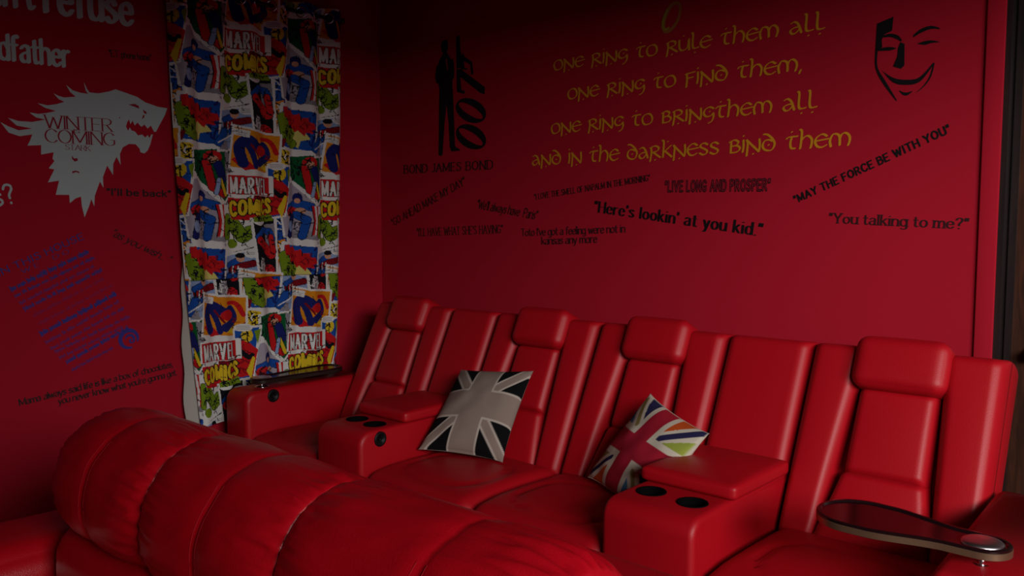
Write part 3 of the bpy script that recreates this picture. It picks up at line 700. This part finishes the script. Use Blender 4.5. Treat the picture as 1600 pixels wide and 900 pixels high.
# ------------------------------------------------------------------ curtain on its rod, against the left wall
CT, CB = 2.585, 0.485
NU, NV = 430, 800
def curtain_xy(s, z):
    k = (CT - z) / (CT - CB); k2 = k * k
    y = -1.275 + .075 * k2 + s * (0.930 - .13 * k2)
    ph = 2 * math.pi * (5.4 * s + .12 * np.sin(7 * s) * k)
    x = .085 + .026 * (1 - .55 * k) * np.sin(ph) + (.022 * k) * np.sin(2 * math.pi * (2.6 * s + .12)) + .005 * k * np.sin(2 * math.pi * 9 * s + 2 * z)
    x = np.maximum(.018, x - .060 * np.maximum(0, 1 - s / .05) ** 1.5 * (1 - k) ** .7)      # the end turns back to the wall
    return x, y + .004 * np.sin(ph * 2 + 1) * (1 - k)
sv = np.linspace(0, 1, NU + 1)
xm, ym = curtain_xy(sv, 1.6); arc = np.concatenate([[0], np.cumsum(np.hypot(np.diff(xm), np.diff(ym)))])
V = np.zeros((NV + 1, NU + 1, 3)); Cc = np.zeros((NV + 1, NU + 1, 4), np.float32)
US, VS = 147 / .60, 213 / .70
for j in range(NV + 1):
    z = CT + (CB - CT) * j / NV
    x, y = curtain_xy(sv, z); V[j, :, 0] = x; V[j, :, 1] = y; V[j, :, 2] = z
    if z > 1.185: u = (arc - .035) * US; v = np.full_like(u, (CT - z - .195) * VS)
    else: u = (arc - .39) * US; v = np.full_like(u, (CT - z - .30) * VS)
    Cc[j, :, :3] = pt.lookup(u, v + .0 * u); Cc[j, :, 3] = 1
    if 0 <= z - 1.183 < .004: Cc[j, :, :3] *= .5
me = bpy.data.meshes.new('printed_panel')
idx = np.arange((NV + 1) * (NU + 1)).reshape(NV + 1, NU + 1)
quads = np.stack([idx[:-1, :-1], idx[1:, :-1], idx[1:, 1:], idx[:-1, 1:]], -1).reshape(-1, 4)
me.vertices.add(V.size // 3); me.vertices.foreach_set('co', V.astype(np.float32).ravel())
me.loops.add(quads.size); me.loops.foreach_set('vertex_index', quads.ravel().astype(np.int32))
me.polygons.add(len(quads)); me.polygons.foreach_set('loop_start', (np.arange(len(quads)) * 4).astype(np.int32)); me.update(calc_edges=True)
at = me.color_attributes.new('print', 'FLOAT_COLOR', 'POINT'); at.data.foreach_set('color', Cc.ravel())
curt = empty('curtain', (.1, -.85, CB)); tag(curt, 'comic-book print curtain with metal eyelets hanging on left wall by the corner', 'curtain')
keep(link('printed_panel', me, M['fabric']), curt)
# cream lining behind the print, its loose edge showing low on the left
lv = []; lf = []; LU, LVn = 60, 60
for j in range(LVn + 1):
    z = CT - .02 + (CB + .01 - CT + .02) * j / LVn; k = (CT - z) / (CT - CB)
    ss = np.linspace(0, 1, LU + 1)
    flare = .050 * max(0, (k - .62) / .38) ** .7 + .006 * math.sin(z * 23) * k
    x, y = curtain_xy(ss, z)
    for i in range(LU + 1):
        e = max(0, 1 - ss[i] / .10); lv.append((max(.012, x[i] - .018 - .030 * e * k), y[i] - flare * e * e + .045 * (1 - k) * e, z))
for j in range(LVn):
    for i in range(LU): a = j * (LU + 1) + i; lf.append((a, a + LU + 1, a + LU + 2, a + 1))
keep(from_pd('lining', lv, lf, M['lining']), curt)
RZ = 2.535
k = 0
prev = None
for i in range(1, 2000):
    s0, s1 = (i - 1) / 2000, i / 2000
    x0, y0 = curtain_xy(s0, RZ); x1, y1 = curtain_xy(s1, RZ)
    if (x0 - .085) * (x1 - .085) < 0:
        d = Vector((x1 - x0, y1 - y0, 0)).normalized(); nrm = Vector((d.y, -d.x, 0))
        a, b = d, Vector((0, 0, 1)); c = Vector((x0, y0, RZ)); g = MB()
        R_, r_ = .025, .0045; vv = []; ff = []
        for q in range(24):
            t = 2 * math.pi * q / 24; er = a * math.cos(t) + b * math.sin(t)
            for w in range(8):
                p = 2 * math.pi * w / 8; vv.append(c + er * (R_ + r_ * math.cos(p)) + nrm * r_ * math.sin(p))
        for q in range(24):
            for w in range(8): ff.append((q * 8 + w, ((q + 1) % 24) * 8 + w, ((q + 1) % 24) * 8 + (w + 1) % 8, q * 8 + (w + 1) % 8))
        keep(g.add(vv, ff).build('eyelet', M['chrome'], None, True), curt)
rod = empty('curtain_rod', (.085, -.82, RZ)); tag(rod, 'dark metal curtain rod with ball ends threaded through the curtain eyelets', 'curtain rod')
keep(MB().tube([(.085, -1.40, RZ), (.085, -.335, RZ)], .010).build('rod_tube', M['iron'], None, True), rod)
for yy, sg in ((-.335, 1), (-1.40, -1)):
    keep(MB().lathe([(.010, 0), (.014, .004), (.016, .012), (.012, .022), (0, .026)], Matrix.Translation((.085, yy, RZ)) @ Matrix.Rotation(-sg * math.pi / 2, 4, 'X')).build('finial', M['iron'], None, True), rod)
for yy in (-1.34, -.345):
    keep(MB().tube([(0, yy, RZ), (.078, yy, RZ)], .007).lathe([(0, 0), (.022, 0), (.022, .006), (0, .006)], axis_m((0, yy, RZ), 'X')).build('bracket', M['iron'], None, True), rod)

# ------------------------------------------------------------------ back row: four recliners, two consoles
def bp(x, z, off=0.0):          # a point on the reclined front plane of the backs; off = towards the viewer
    y = -.3 - .28 * (1.05 - z) / .59
    n = Vector((0, -.59, .28)).normalized(); return Vector((x, y, z)) + n * off
def stitch(u0, wid=.0022, dep=.0022): return lambda u, v, lu, lv: dep * math.exp(-((u - u0) / wid) ** 2)
def back_shell(name, x0, x1, parent, ztop=1.045, bevel=.03):
    prof = [tuple(bp(0, .30, -.055))[1:], tuple(bp(0, ztop, -.055))[1:]]
    prof = [prof[0], prof[1]]
    top = bp(0, ztop, -.055); bt = bp(0, .30, -.055)
    d = Vector((0, .28, .59)).normalized(); n = Vector((0, -.59, .28)).normalized()
    q = [bt, top, top - n * .13, bt - n * .13]
    P = [(v.y, v.z) for v in q]
    # rounded crown
    P = [P[0], (P[1][0] - d.y * .02, P[1][1] - d.z * .02)] + [((top - n * .065 + n * .065 * math.cos(t) + d * .028 * math.sin(t)).y, (top - n * .065 + n * .065 * math.cos(t) + d * .028 * math.sin(t)).z) for t in [math.pi * k / 10 for k in range(11)]] + [P[3]]
    return bm_obj(name, prism_x(P, x0, x1, bevel), M['leather'], parent)
def panel(name, pts, depth, r, parent, crown=.004, groove=None, base=-.05, material=None, nu=26, nv=44):
    V, Fc = puff([bp(x, z, base) for x, z in pts], depth, r, crown, .015, nu, nv, groove)
    return from_pd(name, V, Fc, material or M['leather'], parent)
def make_recliner(x0, x1, label, arm=None):
    w = x1 - x0; g = .003; xa, xb = x0 + g, x1 - g
    root = empty('theater_recliner', ((x0 + x1) / 2, -.75, 0)); tag(root, label, 'recliner', 'red recliners in the back row')
    P = lambda o: keep(o, root)
    ca, cb = x0 + .183 * w / .585, x0 + .408 * w / .585
    P(back_shell('back_shell', xa, xb, None))
    # wings, headrest, back cushions
    P(panel('back_wing', [(xa, .44), (x0 + .118 * w / .585, .44), (ca, .66), (ca, 1.055)][0:1] + [(x0 + .125 * w / .585, .44), (ca, 1.052), (xa, 1.052)], .062, .035, None, .006, stitch(.012)))
    P(panel('back_wing', [(x0 + .450 * w / .585, .44), (xb, .44), (xb, 1.052), (cb, 1.052)], .062, .035, None, .006, lambda u, v, lu, lv: .0022 * math.exp(-((u - lu + .022) / .0022) ** 2)))
    P(panel('back_cushion', [(ca - .012, .655), (cb + .012, .655), (cb + .008, .925), (ca - .008, .925)], .060, .030, None, .008))
    P(panel('lumbar_cushion', [(x0 + .105 * w / .585, .44), (x0 + .470 * w / .585, .44), (cb + .012, .670), (ca - .012, .670)], .062, .030, None, .010))
    hw = .140 * w / .585; hc = (ca + cb) / 2
    def lean(p):
        t = p.z - .995; q = bp(p.x, .995 + t * .90, .012 + (-p.y)); return q
    P(soft('headrest', (hc - hw, -.040, .905), (hc + hw, .110, 1.080), .038, M['leather'], None, (.003, .005, .004), 20, lean))
    # seat
    cx, cy = hc, -.86
    def seat_def(p):
        if p.z > .40:
            u = (p.x - cx) / (.20); v = (p.y - cy) / (.17); rr = (abs(u) ** 3 + abs(v) ** 3) ** (1 / 3)
            p.z -= .011 * math.exp(-((rr - 1) / .04) ** 2); p.z += .004 * max(0, 1 - rr)
            p.z += .010 * math.cos((p.y + .86) / .28 * 1.2) - .012 * max(0, -(p.y + .98)) / .14
        return p
    P(soft('seat_cushion', (xa, -1.115, .20), (xb, -.545, .470), .062, M['leather'], None, (0, .012, .010), 34, seat_def))
    P(soft('footrest', (xa + .01, -1.112, .06), (xb - .01, -1.04, .245), .025, M['leather'], None, (0, .008, 0), 12))
    P(MB().box((xa + .01, -1.03, .02), (xb - .01, -.50, .215)).build('base', M['leather'], None, bevel=.012))
    return root
def make_button(x, y, z, parent, sg=1):
    m = axis_m((x, y, z), 'X') if sg > 0 else axis_m((x, y, z), 'X') @ Matrix.Rotation(math.pi, 4, 'X')
    b = MB().lathe([(0, .001), (.012, .001), (.013, .004), (.020, .004), (.022, .006), (.028, .005), (.031, .002), (.031, -.004)], m, 32)
    b.box((x + .002, y - .008, z - .003), (x + .0055, y + .008, z + .003))
    return b.build('recline_button', M['plastic'], parent, True)
def arm_profile(top, rear_top, yf, rr=.055):
    P = [(yf, .03)] + [(yf + rr - rr * math.cos(t), top - rr + rr * math.sin(t)) for t in [math.pi / 2 * k / 8 for k in range(9)]]
    yb = bp(0, rear_top, -.045).y
    P += [(yb, rear_top), (bp(0, .45, -.045).y, .45), (-.56, .03)]
    return P
LB = 'red leather recliner in the back row, '
r1 = make_recliner(.345, .900, LB + 'leftmost, beside the curtain and corner')
r2 = make_recliner(1.200, 1.785, LB + 'holding the black and grey flag cushion')
r3 = make_recliner(1.785, 2.370, LB + 'holding the multicoloured flag cushion')
r4 = make_recliner(2.690, 3.290, LB + 'rightmost, beside the dark wooden door')
a1 = keep(bm_obj('armrest', prism_x(arm_profile(.665, .672, -1.10), .150, .343, .024), M['leather'], None), r1)
keep(make_button(.343, -.955, .632, None), r1)
a4 = keep(bm_obj('armrest', prism_x(arm_profile(.640, .680, -1.10), 3.292, 3.56, .030), M['leather'], None), r4)

def make_console(x0, x1, label, button):
    root = empty('armrest_console', ((x0 + x1) / 2, -.8, 0)); tag(root, label, 'console', 'consoles between the back-row recliners')
    P = lambda o: keep(o, root); g = .002
    body = bm_obj('body', prism_x(arm_profile(.618, .622, -1.108, .06), x0 + g, x1 - g, .020), M['leather'], None, True)
    cups = [(x0 + .085, -.955), (x1 - .085, -.965)]; R = .043
    cs = []
    for cx, cy in cups:
        cs.append(MB().lathe([(0, .53), (R, .53), (R, .70), (0, .70)], Matrix.Translation((cx, cy, 0)), 32).build('cutter', None))
    cut(body, cs); auto_smooth(body, 40); P(body)
    for cx, cy in cups:
        P(MB().lathe([(0, .5315), (R - .002, .5315), (R - .002, .616), (R - .001, .6205), (R + .004, .6215), (R + .0055, .6185)], Matrix.Translation((cx, cy, 0)), 32).build('cup_holder', M['cup'], None, True))
    P(soft('lid', (x0 - .004, -.885, .621), (x1 + .014, -.500, .668), .016, M['leather'], None, (0, .004, .012), 16))
    P(back_shell('back_shell', x0 + .001, x1 - .001, None))
    P(panel('back_panel', [(x0 + .002, .60), (x1 - .002, .60), (x1 - .002, 1.052), (x0 + .002, 1.052)], .060, .035, None, .004, lambda u, v, lu, lv: .0022 * math.exp(-((u - lu + .022) / .0022) ** 2)))
    if button: P(make_button(x1 - g, -1.005, .578, None))
    return root
make_console(.900, 1.200, 'red leather console with two cup holders, left of the black flag cushion', True)
make_console(2.370, 2.690, 'red leather console with two cup holders, right of the multicoloured cushion', False)

# ------------------------------------------------------------------ tray tables
def outline_tray(L, r1, r2):
    """oblong: big rounded end, waist, small round end at the pivot; along +x from the pivot"""
    P = []
    for k in range(25): t = -math.pi / 2 + math.pi * k / 24; P.append((L - r1 + r1 * math.cos(t), r1 * math.sin(t)))
    for k in range(1, 8): t = k / 8; e = .5 - .5 * math.cos(math.pi * t); P.append((L - r1 - .03 - (L - r1 - .05) * t * .9, r1 + (r2 - r1) * e))
    for k in range(17): t = math.pi / 2 + math.pi * k / 16; P.append((r2 * math.cos(t), r2 * math.sin(t)))
    for k in range(7, 0, -1): t = k / 8; e = .5 - .5 * math.cos(math.pi * t); P.append((L - r1 - .03 - (L - r1 - .05) * t * .9, -(r1 + (r2 - r1) * e)))
    return P
def make_tray(px, py, arm_top, z, ang, label, L=.38, rr1=.112, rr2=.064, band=None):
    root = empty('tray_table', (px, py, arm_top)); tag(root, label, 'tray table', 'swivel trays on the end armrests')
    P = lambda o: keep(o, root)
    ca, sa = math.cos(ang), math.sin(ang); OUT = outline_tray(L, rr1, rr2)
    W = lambda q, zz: (px + q[0] * ca - q[1] * sa, py + q[0] * sa + q[1] * ca, zz)
    def scaled(d):                      # inset the outline
        n = len(OUT); R = []
        for i in range(n):
            a, b = Vector((*OUT[i - 1], 0)), Vector((*OUT[(i + 1) % n], 0)); t = (b - a).normalized(); R.append((OUT[i][0] - t.y * d, OUT[i][1] + t.x * d))
        return R
    def loft(rings, name, m, close=True):
        V = []; F = []; n = len(OUT)
        for pts, zz in rings: V += [W(q, zz) for q in pts]
        for i in range(len(rings) - 1):
            for k in range(n): F.append((i * n + k, i * n + (k + 1) % n, (i + 1) * n + (k + 1) % n, (i + 1) * n + k))
        if close: F.append(tuple(range(n))[::-1]); F.append(tuple((len(rings) - 1) * n + k for k in range(n)))
        o = from_pd(name, V, F, m, None, True); auto_smooth(o, 40); return P(o)
    loft([(scaled(.003), z - .020), (scaled(0), z - .018), (scaled(0), z - .003), (scaled(.001), z - .002)], 'edge_band', band or M['edge'])
    loft([(scaled(.002), z - .003), (scaled(.001), z + .003), (scaled(.004), z + .005), (scaled(.010), z + .005), (scaled(.014), z), (scaled(.03), z - .0005)], 'tray_top', M['tray'])
    P(MB().lathe([(0, .012), (.030, .011), (.043, .008), (.047, .004), (.047, 0)], Matrix.Translation((px, py, z - .001)), 40).build('pivot_cap', M['brushed'], None, True))
    P(MB().lathe([(0, 0), (.009, 0), (.009, z - .02 - arm_top), (0, z - .02 - arm_top)], Matrix.Translation((px, py, arm_top)), 20).lathe([(0, .0), (.034, .0), (.034, .003), (.02, .006), (.009, .006)], Matrix.Translation((px, py, arm_top - .001)), 32).build('post', M['chrome'], None, True))
    return root
make_tray(3.379, -.960, .640, .692, math.radians(177), 'dark oblong swivel tray with chrome disc at the right-hand armrest', .40)
make_tray(.252, -.960, .666, .706, math.radians(94), 'dark swivel tray folded along the left armrest below the curtain', .48, .080, .055, M['shadededge'])

# ------------------------------------------------------------------ flag cushions
def flag_cushion(name, c, T, paint, label, press, n=90):
    """c: corners bl, br, tr, tl in the room; T: half thickness"""
    c = [Vector(p) for p in c]; ctr = sum(c, Vector()) / 4
    nrm = (c[1] - c[0]).cross(c[3] - c[0]).normalized()
    V = []; Cl = []; F = []
    for side in (1, -1):
        for j in range(n + 1):
            for i in range(n + 1):
                u, v = i / n, j / n
                bu, bv = 1 - (2 * u - 1) ** 2, 1 - (2 * v - 1) ** 2
                # edges bow inwards between the pointed corners
                uu = u + (.5 - u) * .07 * bv ** .8; vv = v + (.5 - v) * .07 * bu ** .8
                p = (c[0] * (1 - uu) + c[1] * uu) * (1 - vv) + (c[3] * (1 - uu) + c[2] * uu) * vv
                h = T * (max(0, bu * bv)) ** .48
                h += .006 * noise.noise(Vector((u * 5, v * 5, side * 3.1))) * min(1, 6 * min(bu, bv))
                V.append(press(p + nrm * h * side))
                col = paint.lookup(np.array([u * 100]), np.array([(1 - v) * 100]))[0] if side > 0 else paint.a[1, 1] * .9
                Cl += [*col, 1]
    N = (n + 1) ** 2; a = n + 1
    for j in range(n):
        for i in range(n):
            q = (j * a + i, j * a + i + 1, (j + 1) * a + i + 1, (j + 1) * a + i); F.append(q); F.append(tuple(N + t for t in q[::-1]))
    rim = [i for i in range(a)] + [j * a + n for j in range(1, a)] + [n * a + i for i in range(n - 1, -1, -1)] + [j * a for j in range(n - 1, 0, -1)]
    for k in range(len(rim)):
        p, q = rim[k], rim[(k + 1) % len(rim)]; F.append((q, p, N + p, N + q))
    me = bpy.data.meshes.new(name); me.from_pydata([tuple(p) for p in V], [], F); me.update()
    at = me.color_attributes.new('print', 'FLOAT_COLOR', 'POINT'); at.data.foreach_set('color', np.array(Cl, np.float32))
    o = link(name, me, M['cushion']); tag(o, label, 'cushion'); return o
def squash(p, xe, sg):               # soft stuffing gives way to the console lid and the seat
    if (p.x - xe) * sg < 0 and p.z < .672:
        if abs(p.x - xe) < .672 - p.z: p.x = xe
        else: p.z = .672
    p.z = max(p.z, .476); return p
# black and grey
gA = (.25, .19, .16); gB = (.44, .38, .33)
f1 = Paint(100, 100, 4, (.004, .004, .005), False)
for a, b in (((0, 0), (100, 100)), ((100, 0), (0, 100))):
    f1.line([a, b], 13, gB); f1.line([a, b], 9, gA)
for q in (0, 1):
    L = [(0, 50), (100, 50)] if q == 0 else [(50, 0), (50, 100)]
    f1.line(L, 34, gB)
for L in ([(0, 50), (100, 50)], [(50, 0), (50, 100)]): f1.line(L, 29, gA)
flag_cushion('throw_pillow', [(1.232, -.830, .505), (1.585, -.690, .487), (1.562, -.470, .832), (1.170, -.515, .797)], .070, f1, 'black and grey flag cushion leaning on the second recliner from the left', lambda p: squash(p, 1.217, 1))
# multicoloured
cw = (.56, .50, .40); nv_ = (.02, .018, .065); rd = (.36, .012, .03); og = (.50, .075, .012); gr = (.27, .32, .05); tb = (.05, .17, .30); ol = (.24, .19, .06)
f2 = Paint(100, 100, 4, cw, False)
f2.poly([(12, 0), (38, 0), (38, 30)], nv_); f2.poly([(0, 14), (0, 38), (28, 38)], tb)              # top-left
f2.poly([(62, 0), (88, 0), (62, 28)], og); f2.poly([(100, 14), (100, 38), (70, 38)], gr)             # top-right
f2.poly([(62, 100), (88, 100), (62, 72)], tb); f2.poly([(100, 62), (100, 86), (72, 62)], nv_)        # bottom-right
f2.poly([(0, 62), (0, 86), (28, 62)], ol); f2.poly([(12, 100), (38, 100), (38, 72)], og)             # bottom-left
f2.line([(6, 6), (34, 34)], 6, ol); f2.line([(97, 3), (68, 32)], 7, nv_); f2.line([(94, 94), (68, 68)], 6, ol); f2.line([(6, 94), (34, 66)], 6, nv_)
for L in ([(0, 50), (100, 50)], [(50, 0), (50, 100)]): f2.line(L, 36, cw)
for L in ([(0, 50), (100, 50)], [(50, 0), (50, 100)]): f2.line(L, 24, rd)
for k, L in enumerate(([(0, 0), (100, 0)], [(0, 100), (100, 100)], [(0, 0), (0, 100)], [(100, 0), (100, 100)])): f2.line(L, 1.5, cw)
flag_cushion('throw_pillow', [(1.985, -.655, .500), (2.335, -.845, .485), (2.490, -.655, .752), (2.165, -.510, .822)], .060, f2, 'multicoloured patchwork flag cushion tipped on a corner by the right console', lambda p: squash(p, 2.363, -1))

# ------------------------------------------------------------------ front sofa, seen over its back cushions
sofa = empty('leather_sofa', (2.36, -2.6, 0)); tag(sofa, 'red leather sofa in the foreground with plump rolled back cushions', 'sofa')
S = lambda o: keep(o, sofa)
SX = [1.60, 2.105, 2.602, 3.135]
PROF = [(-2.352, .690), (-2.395, .720), (-2.415, .775), (-2.412, .840), (-2.385, .905), (-2.335, .957), (-2.260, .982), (-2.190, .975), (-2.130, .935), (-2.098, .870), (-2.090, .790), (-2.110, .720), (-2.160, .685), (-2.250, .672), (-2.320, .676)]
PCEN = Vector((-2.255, .825))
def loop_pts(P, n):
    Q = cr(P + [P[0]], 8); L = [0]
    for a, b in zip(Q[:-1], Q[1:]): L.append(L[-1] + math.hypot(a[0] - b[0], a[1] - b[1]))
    out = []; j = 0
    for k in range(n):
        t = L[-1] * k / n
        while L[j + 1] < t: j += 1
        f = (t - L[j]) / (L[j + 1] - L[j] + 1e-12); out.append((Q[j][0] + (Q[j + 1][0] - Q[j][0]) * f, Q[j][1] + (Q[j + 1][1] - Q[j][1]) * f))
    return out
def roll_cushion(name, x0, x1, seam_t, seed):
    """plump back cushion: pinched at both ends, one stitched seam across, gathers near the ends"""
    nx, npf = 110, 250; ring = loop_pts(PROF, npf); V = []; F = []
    w = x1 - x0
    U = samples(nx, .75)
    for i, u in enumerate(U):
        d = min(u, 1 - u) * w; first = seed < 2 and u < .5; last = seed > 9 and u > .5
        dl = .17 if first else .12
        e = math.sqrt(max(0.0, 1 - (1 - min(d / dl, 1)) ** 2))
        dep = .34 if first else .17
        smn = math.exp(-((u - seam_t) * w / .006) ** 2) * .003 + math.exp(-((u - seam_t) * w / .03) ** 2) * .004
        ends = min(1.0, d / .030)
        for k, (py, pz) in enumerate(ring):
            th = 2 * math.pi * k / npf; cx, sx = math.cos(th), math.sin(th)
            rel = Vector((py, pz)) - PCEN; rn = rel.normalized()
            front = 1.0 if (first or last) else .42 + .58 * max(0.0, -rn.x)      # the crease is deepest in front
            sc = 1 - dep * front * (1 - e) + .012 * math.sin(math.pi * u)
            end = math.exp(-(d / (.11 if last else .075)) ** 1.2) * (1.5 if last else 1.0)
            wr = noise.noise(Vector((u * w * 7 + seed, cx * 3, sx * 3 + seed)))
            g1 = noise.noise(Vector((u * w * 6 + seed * 2, cx * 8.5, sx * 8.5)))
            g2 = noise.noise(Vector((u * w * 9 + seed * 3, cx * 15, sx * 15)))
            fold = .009 * (.5 - abs(g1) * 1.7) + .004 * g2
            dg = noise.noise(Vector((u * w * 11 + 1.5 * cx + seed, cx * 2.2, sx * 2.2 - seed)))
            off = .004 * wr + fold * end + .0022 * (.4 - abs(dg)) - smn
            r = rel * sc + rn * off * ends
            V.append((x0 + w * u, PCEN.x + r.x, PCEN.y + r.y))
    for i in range(nx):
        for k in range(npf): F.append((i * npf + k, i * npf + (k + 1) % npf, (i + 1) * npf + (k + 1) % npf, (i + 1) * npf + k))
    F.append(tuple(range(npf))[::-1]); F.append(tuple(nx * npf + k for k in range(npf)))
    o = S(from_pd(name, V, F, M['leather2'], None))
    # double row of stitching along the seam
    for ds in (-.010, .010):
        pts = []
        i = min(range(nx + 1), key=lambda q: abs((U[q] - seam_t) * w - ds))
        for k in range(0, npf, 1):
            p = Vector(V[i * npf + k]); c = Vector((p.x, PCEN.x, PCEN.y)); q = p - (p - c).normalized() * .0002; pts.append(q)
        t = MB().tube(pts[4:75], .0009, 6).build('stitching', M['thread'], None, True); t.parent = o; t.matrix_parent_inverse = o.matrix_world.inverted()
        t.matrix_parent_inverse = (Matrix.Translation(sofa.location)).inverted() @ Matrix.Identity(4) if False else Matrix.Identity(4)
    return o
roll_cushion('back_cushion', SX[0], SX[1], .50, 1.3)
roll_cushion('back_cushion', SX[1], SX[2], .52, 4.7)
roll_cushion('back_cushion', SX[2], SX[3] + .03, .60, 9.1)
for a, b in zip(SX[:-1], SX[1:]):
    S(soft('lumbar_cushion', (a + .004, -2.40, .42), (b - .004, -2.16, .705), .07, M['leather2'], None, (0, .02, .01), 18))
    S(soft('seat_cushion', (a + .004, -3.02, .27), (b - .004, -2.30, .47), .06, M['leather2'], None, (0, .01, .02), 16))
S(soft('back_frame', (1.50, -2.19, .06), (3.30, -2.00, .90), .05, M['leather'], None, (0, .005, .004), 16))
S(MB().box((1.50, -2.98, .05), (3.26, -2.1, .27)).build('base', M['leather'], None, bevel=.015))
for a, b in ((1.24, 1.555), (3.215, 3.50)):
    S(soft('armrest', (a, -3.05, .05), (b, -2.05, .625), .075, M['leather2'], None, (.01, .01, .02), 20))
